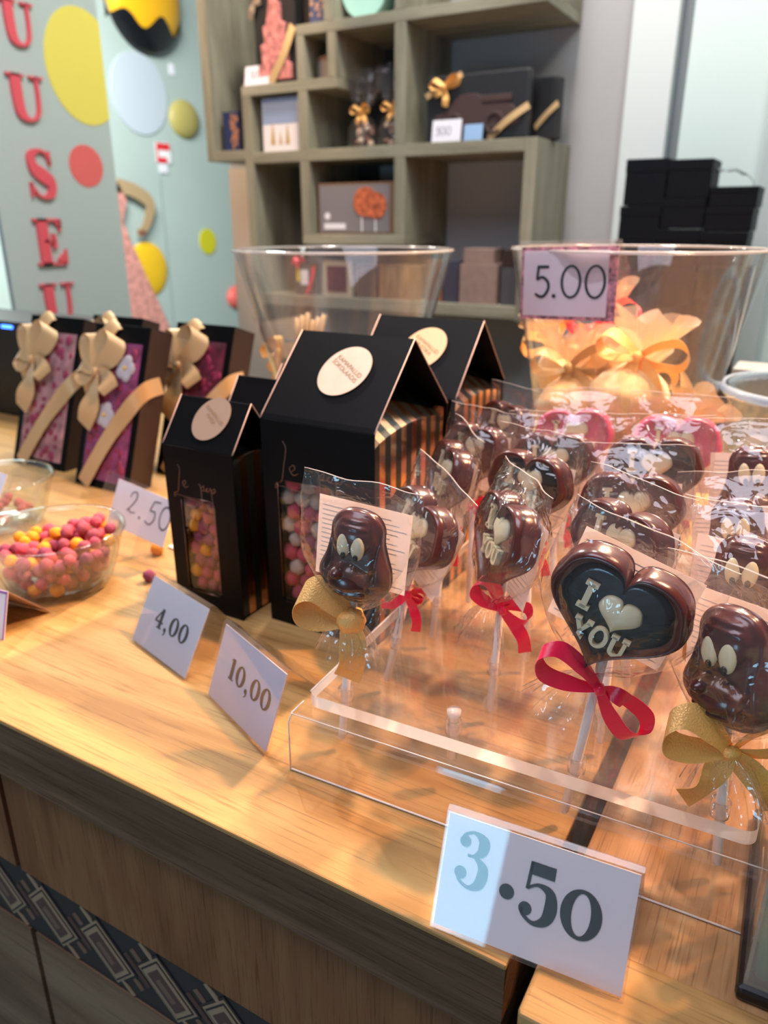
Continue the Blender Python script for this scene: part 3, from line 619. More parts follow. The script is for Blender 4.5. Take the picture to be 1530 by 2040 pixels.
# ------------------------------------------------------------------ candy balls and bowls
CB = [('pink', mat('ball_pink', (.62, .075, .12), .75, noise=.25, nscale=160, bump=.4, bscale=300)),
      ('orange', mat('ball_orange', (.84, .30, .006), .75, noise=.2, nscale=160, bump=.3, bscale=300)),
      ('plum', mat('ball_plum', (.30, .045, .10), .75, noise=.35, nscale=160, bump=.4, bscale=300)),
      ('cream', mat('ball_cream', (.66, .52, .42), .8, noise=.25, nscale=160, bump=.5, bscale=300)),
      ('mauve', mat('ball_mauve', (.42, .075, .11), .8, noise=.25, nscale=160, bump=.4, bscale=300))]
ballmesh = {}
def ball(col, p, r, label, group, seed=0):
    k = (col, seed % 3)
    if k not in ballmesh:
        me = MB().ell((0, 0, 0), 1, 1, 1, 14, 10, .18, seed % 3 + 1).mesh('candy_ball'); me.materials.append(CB[col][1]); ballmesh[k] = me
    o = bpy.data.objects.new('candy_ball', ballmesh[k]); COL.objects.link(o); o.location = p; o.scale = (r,) * 3
    o.rotation_euler = (seed * 1.3, seed * .7, seed * 2.1); return tag(o, label, 'candy', group)

def bowl(c, label, rr=.0735, br=.048, h=.062, name='glass_bowl'):
    r = root(name, c, label, 'bowl')
    prof = [(0, .002), (br * .8, .0015), (br, .0), (br + .004, .002)] + [(br + .004 + (rr - br - .004) * t ** .75, .002 + h * t) for t in (.1, .2, .35, .5, .65, .8, .92, 1)]
    prof += [(rr + .003, h + .003), (rr + .002, h + .007), (rr - .002, h + .006)] + [(br + .001 + (rr - br - .004) * t ** .75, .006 + h * .97 * t) for t in (1, .8, .6, .4, .2, .08)] + [(br - .006, .006), (0, .006)]
    MB().lathe(prof, 64).build('glass', M_glass, r)
    return r
BC = (-.700, .486, .92)
bowl(BC, 'round glass bowl full of pink and orange candy balls')
pts = []; rnd = random.Random(11); tries = 0
def fill(c, rad, n, sep, maxn):
    out = []; t = 0
    while len(out) < maxn and t < n:
        t += 1; x, y, z = rnd.uniform(-.066, .066), rnd.uniform(-.066, .066), rnd.uniform(.014, .068)
        if not rad(x, y, z): continue
        if all((x - a) ** 2 + (y - b_) ** 2 + (z - d) ** 2 > sep ** 2 for a, b_, d in out): out.append((x, y, z))
    return out
def inbowl(x, y, z):
    rr = math.hypot(x, y); lim = .044 + (.0735 - .052) * min(1, max(0, (z - .002) / .062)) ** .75 - .0045
    heap = .050 + .022 * max(0, 1 - math.hypot(x - .012, y - .035) / .05)
    return rr < lim and z < heap
for i, (x, y, z) in enumerate(fill(BC, inbowl, 60000, .0128, 240)):
    c = rnd.choices([0, 1, 2, 4], [5, 3, 1.6, 2.2])[0]
    nm = ['pink', 'orange', 'plum', '', 'mauve'][c]
    ball(c, (BC[0] + x, BC[1] + y, BC[2] + z), .0070 * rnd.uniform(.9, 1.08), '%s sugared candy ball heaped in the round glass bowl' % nm, '%s candy balls in the glass bowl' % nm, i)
ball(2, (-.620, .541, .927), .0072, 'single plum red candy ball lying loose on the counter', None, 3)
ball(1, (-.668, .600, .927), .0080, 'loose orange candy ball behind the full bowl on the counter', None, 4)
B2 = (-.925, .566, .92); bowl(B2, 'second glass bowl at the left edge behind the white card', name='glass_bowl')
for i in range(18):
    a = rnd.uniform(0, 2 * PI); q = .04 * math.sqrt(rnd.random())
    ball(4, (B2[0] + q * math.cos(a), B2[1] + q * math.sin(a), .934 + rnd.uniform(0, .012)), .0065, 'mauve candy ball in the second glass bowl', 'mauve candy balls in the second bowl', i)

# ------------------------------------------------------------------ price signs
def sign(name, base, ang, wd, h, tilt, label, digit_fn, holder=True, back=.045, cardmat=None, cat='price sign', paper_fold=0):
    r = root(name, base, label, cat, None, (0, 0, R(ang)))
    st, ctl = math.sin(R(tilt)), math.cos(R(tilt))
    T = Matrix(((1, 0, 0, 0), (0, ctl, st, 0), (0, -st, ctl, 0), (0, 0, 0, 1)))   # local sheet plane XZ leaned back
    MB().box(.0015, wd - .0015, -.0004, .0004, .0015, h - .002).xf(T).build('card', cardmat or M_card, r)
    mb = MB(); digit_fn(mb); mb.xf(T).build('digits', M_ink if name != 'handwritten_sign' else M_inkh, r)
    if holder:
        mb = MB(); t = .0011
        prof = [(-.0026, 0), (-.0015, 0), (-.0015, h - .001), (0, h + .0016), (.0018, h)]
        bz = []
        # front sheet, fold and back leg in side view (y, z), thickness t
        P = [(-.0018, 0), (-.0018, h)]; top = T @ Vector((0, -.0018, h)); 
        side = [(T @ Vector((0, -.0018, 0)))[1:], tuple(top[1:]), (top[1] + .0025, top[2] + .0016), (top[1] + .005, top[2] - .0005)]
        side.append((side[-1][0] + back, .0008))
        for a, b_ in zip(side[:-1], side[1:]):
            d = Vector((b_[0] - a[0], b_[1] - a[1])).normalized(); nn = Vector((-d.y, d.x)) * t / 2
            mb.prism([(a[0] + nn.x, a[1] + nn.y), (b_[0] + nn.x, b_[1] + nn.y), (b_[0] - nn.x, b_[1] - nn.y), (a[0] - nn.x, a[1] - nn.y)], 0, wd, 'yz')
        # short lower return behind the card
        mb2 = MB().box(0, wd, .0010, .0020, 0, h * .96).xf(T); mb.add(mb2.v, mb2.f)
        mb.build('acrylic_holder', M_acryl, r)
    return r
def d350(mb):
    x = glyphs(mb, '3', .0085, .036, .034, DIDONE, -.0009, -.0004); disc(mb, .040, .0345, .0042, -.0009, -.0004)
    glyphs(mb, '5', .0465, .0305, .0365, DIDONE, -.0009, -.0004); glyphs(mb, '0', .0690, .0225, .038, DIDONE, -.0009, -.0004)
sign('price_sign', (-.1395, .2960, .9205), 4.6, .1085, .0695, 20, 'large lavender 3.50 price sign at the counter front edge', d350)
def d4(mb): glyphs(mb, '4,00', .026, .026, .0245, DIDONE, -.0009, -.0004, .05)
sign('price_sign', (-.5375, .4375, .9205), -15.4, .100, .069, 28, 'white 4,00 price sign beside the candy bowl', d4, cardmat=mat('bluish_card', (.62, .66, .78), .4))
def d10(mb): glyphs(mb, '10,00', .0235, .028, .024, DIDONE, -.0009, -.0004, .05)
sign('price_sign', (-.4095, .4045, .9205), -21.7, .101, .068, 20, 'white 10,00 price sign left of the acrylic stand', d10, cardmat=mat('lilac_card', (.62, .60, .74), .4), back=.06)
def d25(mb):
    x = glyphs(mb, '2', .026, .022, .030, HAND, -.0009, -.0004); x = glyphs(mb, '.', x + .002, .020, .030, HAND, -.0009, -.0004); glyphs(mb, '50', x + .001, .018, .033, HAND, -.0009, -.0004)
r = root('handwritten_sign', (-.733, .585, .955), 'handwritten 2.50 card fixed on a clear holder behind the bowl', 'price sign', None, (R(-22), R(6), R(-4)))
MB().box(0, .100, -.0005, 0, 0, .056).build('card', M_white, r); mb = MB(); d25(mb); mb.build('digits', M_inkh, r)
mb = MB(); mb.box(-.028, .052, .004, .0055, -.042, .060); mb.box(.052, .0535, .004, .03, -.035, .058); mb.box(.05, .095, .004, .0055, -.042, -.002); mb.build('acrylic_holder', M_acryl, r)
# white leaflet behind the 2.50 sign
tag(MB().box(-.05, .05, -.035, .035, 0, .002).build('leaflet', M_white, None, loc=(-.615, .645, .9205), rot=(0, 0, R(-12))), 'white leaflet lying behind the 2.50 card', 'leaflet')
r = root('handwritten_sign', (-.905, .492, .985), 'cut off handwritten card standing over the second bowl', 'price sign', None, (R(-30), 0, R(-6)))
MB().box(0, .108, -.0005, 0, 0, .050).build('card', M_white, r); mb = MB(); glyphs(mb, '030', .022, .008, .034, HAND, -.0011, -.0005); mb.build('digits', M_inkh, r)
mb = MB(); mb.box(.0, .116, .002, .0035, -.065, .05); mb.box(.116, .1175, .002, .04, -.06, .052); mb.build('acrylic_holder', M_acryl, r)
r = root('folded_label', (-.700, .368, .92), 'folded lilac rimmed product label cut by the left frame edge', 'label', None, (0, 0, R(8)))
mb = MB().box(-.04, .055, -.0004, .0004, 0, .048); mb.build('card', M_white, r, rot=(R(-18), 0, 0))
mb = MB(); mb.box(-.04, .055, -.001, -.0004, .0455, .048); mb.box(.0535, .055, -.001, -.0004, 0, .048); mb.build('lilac_rim', mat('lilac_ink', (.30, .12, .45), .5), r, rot=(R(-18), 0, 0))
me = text_mesh('LIIKE', .009); me.transform(Matrix.Translation((.033, -.0008, .036)) @ Matrix.Rotation(PI / 2, 4, 'X')); link('lettering', me, M_ink, r, rot=(R(-18), 0, 0))
mb = MB(); mb.prism([(.016, .044), (.060, .001), (.060, .0016), (.016, .0448)], -.04, .055, 'yz'); mb.build('kraft_back', mat('kraft_rose', (.50, .32, .24), .6), r)
# 5.00 sign on the bucket rim
r = root('hanging_price_sign', (-.3165, .868, 1.197), '5.00 price sign with floral border hooked on the right bucket', 'price sign', None, (R(0), R(-2.0), R(-6)))
MB().box(0, .112, -.0015, 0, 0, .078).build('floral_card', mat('floral_border', (.55, .22, .30), .5, noise=.9, nscale=170), r)
MB().box(.0035, .1025, -.0022, -.0015, .004, .0745).build('paper', mat('pale_rose_paper', (.90, .78, .87), .5), r)
mb = MB(); glyphs(mb, '5.00', .017, .024, .0345, SANS, -.0030, -.0022, .03); mb.build('digits', M_ink, r)
mb = MB(); mb.box(-.0025, .1145, -.0038, -.0030, -.0035, .0825); mb.box(-.0025, .1145, .0005, .0015, -.0035, .0825)
mb.prism([(-.0025, .082), (.0, .085), (.0015, .0825)], -.0025, .1145, 'yz')
mb.prism([(.0015, .0825), (.045, .036), (.045, .035), (.0005, .0815)], 0, .1145, 'yz'); mb.build('acrylic_holder', M_acryl, r)

# ------------------------------------------------------------------ black carton boxes with gable roof
def gable_box(name, x0, x1, yf, depth, zf, zr, label, win, balls, sticker=True, big=True, side_mat=None, group=None, lines='KAMAPALLID\nŠOKOLAADIS', smat=None):
    r = root(name, ((x0 + x1) / 2, yf + depth / 2, .92), label, 'gift box', group)
    W = (x1 - x0) / 2; D = depth / 2; H = zf - .92; HR = zr - .92
    # front panel with window
    mb = MB(); t = .0012
    wx0, wx1, wz0, wz1 = win; c = .004
    def fr(u0, u1, v0, v1): mb.box(u0, u1, -D, -D + t, v0, v1)
    fr(-W, W, 0, wz0); fr(-W, W, wz1, H); fr(-W, wx0, wz0, wz1); fr(wx1, W, wz0, wz1)
    for sx, px, sz, pz in ((1, wx0, 1, wz0), (-1, wx1, 1, wz0), (1, wx0, -1, wz1), (-1, wx1, -1, wz1)):
        mb.prism([(px, pz), (px + sx * c, pz), (px + sx * c * .3, pz + sz * c * .3), (px, pz + sz * c)], -D, -D + t, 'xz')
    # softly curved fold and roof
    prof = [(-D, H - .004), (-D + .001, H + .001), (-D + .006, H + .008)] ; L = [(-D, H - .004), (-D + .0008, H + .0005), (-D + .004, H + .0045), (0, HR), (D - .004, H + .0045), (D, H), (D, 0)]
    for a, b_ in zip(L[:-1], L[1:]):
        d = Vector((b_[0] - a[0], b_[1] - a[1])).normalized(); nn = Vector((d.y, -d.x)) * t
        mb.prism([a, b_, (b_[0] + nn.x, b_[1] + nn.y), (a[0] + nn.x, a[1] + nn.y)], -W, W, 'yz')
    mb.build('sleeve', M_black, r)
    for s_ in (-1, 1):
        mb = MB(); mb.tube([(s_ * W, a[0], a[1]) for a in L[1:6]], .0007, 5)
        mb.build('cut_edge', mat('pinkish_cut_edge', (.45, .30, .26), .5), r)
    # striped inner carton: walls with pillow shoulders
    mb = MB(); w2 = W - .002; d2 = D - .003
    for s_ in (-1, 1):
        def side(u, v):
            y = -d2 + 2 * d2 * u; arch = .010 * math.sin(PI * u) ** .7
            z0 = 0; zt = H - .014 + arch
            if v < .5: return (s_ * w2, y, z0 + (zt - z0) * v * 2)
            k = (v - .5) * 2; zz = zt + (HR - .012 - zt) * k; lim = (HR - .006 - zz) / (HR - H) * D; 
            yy = max(-lim, min(lim, y)); return (s_ * (w2 - .062 * k), yy, zz - .018 * k)
        mb.grid(side, 16, 16, smooth=False)
    mb.box(-w2, w2, d2 - .002, d2, 0, H - .003); mb.box(-w2, w2, -d2, d2, .0, .002)
    mb.build('striped_carton', side_mat or M_stripe, r)
    MB().box(-w2 + .004, w2 - .004, -D + .026, -D + .028, .002, H - .02).build('inner_wall', M_blackm, r)
    # window film
    MB().box(wx0 - .001, wx1 + .001, -D + t, -D + t + .0003, wz0 - .001, wz1 + .001).build('window_film', clear('window_film', (.97, .97, .97), .05, 1.45, .2, 30, 0, (1, 1, 1), 1.2), r)
    mb = MB()
    for a, b_ in (((wx0, wz0 + c), (wx0, wz1 - c)), ((wx0 + c, wz1), (wx1 - c, wz1)), ((wx0 + c, wz0), (wx1 - c, wz0)), ((wx1, wz0 + c), (wx1, wz1 - c))):
        mb.tube([(a[0], -D - .0001, a[1]), (b_[0], -D - .0001, b_[1])], .0003, 5)
    mb.build('window_rim', M_copper, r)
    # handwriting in copper foil
    s = (W * 2) / .115; mb = MB()
    def wr(pts, rr=.0003):
        P = catmull(pts, 6); mb.tube([(x * s, -D - .0002, H - .062 * 1 + z * s + (0 if big else .012)) for x, z in P], rr, 5)
    wr([(-.034, .040), (-.031, .034), (-.034, .018), (-.037, .004), (-.043, .001), (-.044, -.004), (-.038, -.001), (-.015, -.004), (.016, -.007)])
    wr([(-.026, .014), (-.022, .017), (-.024, .020), (-.028, .016), (-.024, .011), (-.019, .013)])
    wr([(.000, .019), (.003, .014), (.003, -.010)]); wr([(.003, .014), (.008, .018), (.007, .012), (.004, .011), (.011, .012), (.014, .016), (.011, .013), (.015, .011), (.018, .016), (.020, .012), (.021, -.012)]); wr([(.020, .013), (.026, .017), (.025, .011), (.021, .011), (.028, .014)])
    mb.build('foil_handwriting', M_copper, r)
    if sticker:
        sr = .0245 * (1 if big else .84); dy = D - .004; dz = HR - (H + .0045); L_ = math.hypot(dy, dz); an = math.atan2(dz, dy)
        T = Matrix.Translation((W * (.10 if big else .12), -D + .004 + dy * .56, H + .0045 + dz * .56)) @ Matrix.Rotation(an, 4, 'X') @ Matrix.Rotation(R(-32), 4, 'Z')
        mb = MB(); mb.prism([(sr * 1.0 * math.cos(2 * PI * k / 48), sr * 1.16 * math.sin(2 * PI * k / 48)) for k in range(48)], .0012, .0016, 'xy'); mb.xf(T)
        st = mb.build('sticker', smat or M_sticker, r)
        me = text_mesh(lines, sr * .265, .00005); me.transform(T @ Matrix.Translation((0, sr * .12, .0018))); link('lettering', me, M_stxt, st)
    # candy behind the window
    if balls:
        n, cols, rad, lab, grp = balls; k = 0; rn = random.Random(int(x0 * -1000)); z = wz0 + rad * .6; row = 0
        while z < wz1 + rad * .4:
            x = wx0 + rad * (.3 if row % 2 else 1.1)
            while x < wx1 + rad * .3:
                cc = rn.choice(cols); ball(cc, (r.location.x + x + rn.uniform(-.001, .001), r.location.y - D + .0045 + rad + rn.uniform(0, .0025), .92 + z), rad * rn.uniform(.92, 1.08), lab % CB[cc][0], CB[cc][0] + ' ' + grp, k)
                x += rad * 1.95; k += 1
            z += rad * 1.72; row += 1
    return r
gable_box('candy_gift_box', -.446, -.322, .541, .145, 1.131, 1.2035, 'large black gift box with pale round sticker and copper striped sides, in front', (-.045, .018, .026, .154), (0, [3, 3, 0, 4, 3, 0], .0085, '%s candy ball behind the window of the large black box', 'candy balls in the large box window'))
gable_box('candy_gift_box', -.448, -.320, .700, .135, 1.131, 1.2035, 'large black gift box with champagne sticker standing behind the front one', (-.045, .018, .026, .154), None, lines='KAMAPALLID\nMUSTIKA', smat=mat('honey_sticker', (.86, .60, .34), .35, metal=.2))
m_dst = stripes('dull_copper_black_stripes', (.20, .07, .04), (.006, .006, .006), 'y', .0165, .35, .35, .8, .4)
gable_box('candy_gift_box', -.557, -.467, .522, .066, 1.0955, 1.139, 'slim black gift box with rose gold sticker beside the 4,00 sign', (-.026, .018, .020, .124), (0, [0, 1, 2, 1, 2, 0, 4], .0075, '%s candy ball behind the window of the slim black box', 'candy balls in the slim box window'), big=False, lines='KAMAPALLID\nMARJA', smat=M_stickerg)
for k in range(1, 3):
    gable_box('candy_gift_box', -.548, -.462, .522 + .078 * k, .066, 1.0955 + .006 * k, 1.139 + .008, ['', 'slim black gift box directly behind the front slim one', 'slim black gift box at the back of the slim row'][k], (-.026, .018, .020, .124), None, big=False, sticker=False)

# ------------------------------------------------------------------ tall slabs in black window boxes, leaning back
def tall_box(x0, x1, yb, L, tilt, depth, label, choc, flowers, seed):
    r = root('slab_gift_box', ((x0 + x1) / 2, yb, .921), label, 'gift box', 'tall chocolate slab boxes', (R(-tilt), 0, 0))
    W = (x1 - x0) / 2
    mb = MB(); f = .012
    mb.box(-W, W, .004, depth, 0, L)
    mb.box(-W, -W + f, 0, .004, 0, L); mb.box(W - f, W, 0, .004, 0, L); mb.box(-W + f, W - f, 0, .004, 0, f); mb.box(-W + f, W - f, 0, .004, L - f * 2.2, L)
    mb.build('carton', M_black, r, .0008)
    MB().box(W, W + .0006, .001, depth - .001, .001, L - .001).build('side_panel', M_brownside, r)
    sl = MB().box(-W + f, W - f, .001, .0039, f, L - f * 2.2).build('chocolate_slab', mat('slab_%d' % seed, choc, .5, noise=.5, nscale=45, bump=.5, bscale=80), r)
    rn = random.Random(seed); mb = MB(); 
    for i in range(70):
        mb.ell((rn.uniform(-W + f + .006, W - f - .006), .0005, rn.uniform(f + .006, L - f * 2.2 - .006)), rn.uniform(.003, .007), .0016, rn.uniform(.003, .008), 7, 5, .3, i)
    mb.build('berry_crumbs', mat('berry_crumbs', (.42, .035, .10), .6, noise=.4, nscale=120), sl)
    for fx, fz in flowers:
        mb = MB()
        for k in range(5): mb.ell((fx + .011 * math.cos(k * 1.257), -.0005, fz + .011 * math.sin(k * 1.257)), .010, .0018, .010, 10, 6)
        mb.build('white_flower', mat('white_petals', (.82, .74, .72), .6), sl)
        MB().ell((fx, -.002, fz), .0035, .002, .0035, 8, 6).build('flower_centre', mat('yellow_stamens', (.75, .5, .06), .6), sl)
    MB().box(-W + f, W - f, -.0030, -.0026, f, L - f * 2.2).build('window_film', clear('box_window', (.96, .96, .97), .06, 1.45, .1, 20, .0, (1, 1, 1), 1.2), r)
    mb = MB()
    ribbon(mb, [(W + .001, depth * .8, .17), (W + .002, -.002, .150), (W * .2, -.0055, .085), (-W * .5, -.0055, .012), (-W * .6, -.002, .001)], .027, [(0, .5, -.8), (.1, .4, -.9), (.85, 0, -.5), (.85, 0, -.5), (.85, 0, -.5)])
    ribbon(mb, [(-W - .001, .01, .13), (-W * .9, -.006, .165), (-W * .35, -.0055, L - .01), (-W * .15, .002, L + .001)], .026, [(.85, 0, -.5)] * 4)
    mb.build('ribbon', M_tan, r, solid=.0005)
    bow_mesh([(172, .036, .012, 80), (62, .062, .016, 70), (105, .058, .014, 70)], [(-98, .085, .006), (-35, .045, .004)], .032, .006).build('bow', M_tan, r, solid=.0005, loc=(-W * .55, -.010, .175))
    return r
tall_box(-1.175, -1.045, .762, .250, 19, .048, 'leftmost tall black box with pink chocolate slab and tan bow', (.60, .30, .30), [], 3)
tall_box(-.985, -.868, .735, .250, 19, .045, 'tall black box with magenta slab, white flowers and tan bow', (.40, .07, .20), [(.018, .186), (-.012, .112)], 4)
tall_box(-1.12, -1.00, .845, .245, 19, .040, 'tall black box tucked behind the leftmost slab box', (.40, .10, .14), [], 5)
tall_box(-.915, -.795, .838, .245, 19, .050, 'tall dark box behind the flowered slab box, right end', (.20, .03, .05), [], 6)
# black terminal with a blue light
r = root('card_terminal', (-1.50, 1.02, .92), 'black boxy device with a blue indicator light at the left edge', 'device')
MB().box(-.22, .20, -.05, .10, 0, .198).build('housing', mat('device_black', (.006, .006, .008), .5), r, .004)
MB().box(.048, .082, -.0520, -.050, .184, .190).build('blue_light', mat('blue_led', (.05, .18, 1.0), .4, emit=6), r)
# clear card stand near the boxes
r = root('clear_card_stand', (-1.03, 1.30, .92), 'small empty clear holder between the tall boxes and slim boxes', 'display stand')
mb = MB(); mb.prism([(-.03, 0), (-.006, .062), (.0, .064), (.006, .062), (.03, 0), (.028, 0), (.004, .058), (-.004, .058), (-.028, 0)], -.04, .04, 'yz'); mb.build('sheet', clear('warm_acrylic', (.9, .82, .7), .05, 1.5, body=.3, bodycol=(.9, .7, .5)), r)
# dark gift pack with gold bow at the counter back
r = root('dark_gift_pack', (-.885, 1.20, .92), 'dark chocolate pack with gold ribbon leaning behind the slim boxes', 'gift pack', None, (R(-6), R(2), R(4)))
mb = MB(); mb.prism([(-.055, 0), (.055, 0), (.052, .17), (-.030, .17)], -.03, .03, 'xz'); mb.build('pack', mat('plum_black', (.018, .010, .014), .35), r, .004)
MB().box(-.034, .056, -.033, .033, .135, .165).build('gold_band', M_tan, r)
mb = MB(); ribbon(mb, [(-.034, -.034, .15), (-.048, -.034, .08), (-.058, -.034, .0)], .014, (1, 0, .1)); mb.build('gold_ribbon', M_tan, r, solid=.0006)
bow_mesh([(170, .035, .014, 30), (110, .03, .012, 30)], [(-120, .04, .004)], .016, .007).build('gold_bow', M_gold, r, solid=.0005, loc=(-.036, -.038, .145))
mb = MB()
for k in range(6): mb.tube([(-.01 + .009 * k, -.01, .16), (-.02 + .012 * k, 0, .21 + .006 * (k % 3))], .005, 8)
mb.build('cinnamon_sticks', mat('caramel_sticks', (.62, .32, .11), .4), r)

# ------------------------------------------------------------------ clear buckets
def bucket(c, label, rt, rb, h):
    r = root('clear_bucket', c, label, 'bucket')
    t = .0022
    prof = [(0, .0), (rb * .96, 0), (rb, .004), (rb + (rt - rb) * .5, h * .5), (rt, h), (rt + .0015, h + .002), (rt - .0015, h + .002), (rt - t, h - .001), (rb + (rt - rb) * .5 - t, h * .5), (rb - t, .006), (0, .006)]
    MB().lathe(prof, 72).build('wall', M_bucket, r)
    MB().lathe([(rt + .0016, h - .001), (rt + .0024, h + .001), (rt + .0008, h + .0026), (rt - .001, h + .001)], 72, closed=True).build('rim', clear('rim_plastic', (.9, .9, .92), .06, 1.5, body=.35, bodycol=(.9, .88, .86)), r)
    return r
bucket((-.222, 1.00, .921), 'clear plastic bucket filled with golden organza pouches', .150, .078, .350)
bucket((-.660, 1.02, .921), 'empty clear plastic bucket behind the black gift boxes', .165, .070, .342)
# golden organza pouches
M_org = mat('cream_organza', (.80, .55, .28), .5, sheen=.5, noise=.15, nscale=60, bump=.3, bscale=90)
M_orgl = clear('organza_frill', (1, .92, .8), .3, 1.3, .3, 60, .55, (.95, .74, .50), 1)
def pouch(c, s, label, tilt=(0, 0), ribbonm=None, rz=0, flare=True):
    r = root('organza_pouch', c, label, 'gift pouch', 'golden organza pouches in the bucket', (R(tilt[0]), R(tilt[1]), R(rz)))
    def f(u, v):
        a = 2 * PI * u; prof = [(-.040, .004), (-.036, .026), (-.018, .043), (.004, .045), (.022, .034), (.036, .012), (.042, .007)]
        t = v * (len(prof) - 1); i = min(int(t), len(prof) - 2); q = t - i
        z = prof[i][0] * (1 - q) + prof[i + 1][0] * q; rad = prof[i][1] * (1 - q) + prof[i + 1][1] * q
        wv = 1 + .10 * mnoise.noise(Vector((math.cos(a) * 2, math.sin(a) * 2, z * 40 + c[0] * 30))) + .05 * math.sin(9 * a) * v
        return (rad * wv * math.cos(a) * s, rad * wv * .85 * math.sin(a) * s, z * s)
    MB().grid(f, 40, 20, wrap=True).build('bag', M_org, r)
    if flare:
        def g(u, v):
            a = 2 * PI * u; rad = .006 + .032 * v ** .8; wv = 1 + .30 * math.sin(7 * a + 1) * v
            return (rad * wv * math.cos(a) * s, rad * wv * .55 * math.sin(a) * s, (.042 + .045 * v + .008 * v * math.sin(5 * a)) * s)
        MB().grid(g, 56, 10, wrap=True).build('frill', M_orgl, r)
    bow_mesh([(165, .045 * s, .014, 35), (12, .050 * s, .016, 35)], [(-120, .05, .006), (-55, .055, .006)], .016 * s, .006).build('bow', ribbonm or M_gold, r, solid=.0006, loc=(0, -.018 * s, .044 * s))
    return r
pouch((-.268, .945, 1.085), 1.05, 'big cream pouch at the bucket front left', (-8, -6), M_tan)
pouch((-.196, .935, 1.105), 1.10, 'cream pouch with tall frill and big gold loop, upper right', (-6, 8))
pouch((-.245, 1.005, 1.145), .95, 'pouch with crimson bow at the top of the heap', (5, -10), M_red)
pouch((-.150, .965, 1.045), .95, 'pouch with shiny gold bow at the bucket right side', (20, 30))
pouch((-.300, 1.005, 1.120), .90, 'pouch pressed to the left bucket wall', (10, -20))
pouch((-.222, .950, 1.020), 1.0, 'pouch low in the bucket middle', (0, 0), M_tan, 20)
pouch((-.225, 1.03, 1.06), 1.05, 'pouch at the bucket back under the heap', (0, 10), None, 40)

# ------------------------------------------------------------------ right background: black cartons, glass jar, grey bag
m_bc = mat('ink_black_carton', (.004, .005, .008), .55, spec=.15)
rows = [(-.500, -.405, 1.235), (-.405, -.310, 1.235), (-.310, -.200, 1.235)]
k = 0
stk = [(-.478, -.385, [(.94, 1.02), (1.02, 1.10), (1.10, 1.18), (1.18, 1.265), (1.265, 1.34), (1.34, 1.44)]),
       (-.384, -.290, [(.94, 1.03), (1.03, 1.12), (1.12, 1.20), (1.20, 1.29), (1.29, 1.355), (1.355, 1.436)]),
       (-.289, -.190, [(.94, 1.03), (1.03, 1.12), (1.12, 1.21), (1.21, 1.285), (1.285, 1.335), (1.335, 1.378)])]
pos = ['left', 'middle', 'right']
lv = ['bottom', 'second', 'third', 'fourth', 'fifth', 'top']
for si, (x0, x1, zs) in enumerate(stk):
    for j, (z0, z1) in enumerate(zs):
        dx = .004 * ((j * 7 + si * 3) % 3 - 1)
        r, hw, h, fy = boxthing('black_carton', x0 + dx, x1 + dx - .001, z0, z1 - .001, .12, m_bc, '%s black carton of the %s stack by the pale panel' % (lv[j], pos[si]), 'box', y=1.94, group='stacked black cartons', bevel=.002)
        MB().box(-hw - .0008, hw + .0008, fy - .0008, -fy + .0008, h * .72, h).build('lid', m_bc, r, .001)
bk = root('back_bench', (0, 2.06, 0), 'low bench carrying the black cartons behind the counter', 'bench')
MB().box(-.52, .5, -.16, .18, .90, .94).build('top', M_edge, bk, .003); MB().box(-.50, .5, -.14, .18, 0, .90).build('body', mat('grey_bench', (.17, .15, .14), .6), bk)
def crumple(u, v):
    x = -.50 + .32 * u; z = .945 + .30 * v; y = 1.925 - .012 * abs(mnoise.noise(Vector((x * 30, z * 18, 1)))) - .006 * mnoise.noise(Vector((x * 80, z * 30, 4)))
    return (x, y, z)
mbw = MB().grid(crumple, 44, 44)
tag(mbw.build('plastic_wrap', clear('crinkled_wrap', (.86, .80, .78), .12, 1.5, .8, 60, .02, (.3, .25, .24), .6)), 'crinkled clear wrap over the lower black cartons', 'plastic wrap')
def top_wrap(u, v):
    a = PI * u; return (-.265 + .06 * math.cos(a), 1.99 + .04 * v, 1.378 + .036 * math.sin(a) * (1 + .3 * mnoise.noise(Vector((u * 9, v * 5, 0)))))
tag(MB().grid(top_wrap, 24, 8).build('plastic_wrap', clear('crumpled_top_wrap', (.9, .92, .93), .15, 1.5, .8, 40, .3, (.6, .68, .7), 1.5)), 'crumpled clear bag on top of the right carton stack', 'plastic wrap')
r = root('glass_jar', (.005, 1.05, .92), 'large clear glass jar at the right edge beside the full bucket', 'jar')
MB().lathe([(0, 0), (.085, 0), (.105, .02), (.108, .15), (.104, .175), (.110, .182), (.112, .190), (.108, .196), (.100, .194), (.100, .178), (.103, .15), (.10, .02), (.08, .006), (0, .006)], 64).build('glass', M_glass, r)
MB().lathe([(.112, .184), (.1155, .190), (.112, .197), (.106, .192)], 64, closed=True).build('rim', clear('bluish_rim', (.7, .85, 1), .05, 1.5, body=.35, bodycol=(.6, .75, .95)), r)
r = root('grey_paper_bag', (.0, 1.36, .92), 'grey paper bag with white dome logo seen behind the glass jar', 'bag')
MB().box(-.125, .20, -.03, .05, 0, .165).build('bag', mat('grey_paper', (.20, .22, .22), .6), r, .003)
mb = MB(); mb.prism([(-.070 + .036 * math.cos(PI * k / 16), .022 + .040 * math.sin(PI * k / 16)) for k in range(17)], -.0312, -.030, 'xz'); mb.build('dome_logo', M_white, r)
mb = MB()
for pts in ([(-.090, .085), (-.098, .078), (-.090, .070)], [(-.084, .088), (-.083, .071)], [(-.078, .077), (-.074, .072), (-.070, .077)], [(-.064, .074), (-.058, .080), (-.054, .074)], [(-.046, .084), (-.036, .088), (-.034, .072), (-.046, .072)]):
    mb.tube([(x, -.031, z) for x, z in pts], .0012, 5)
mb.build('script_lettering', M_white, r)

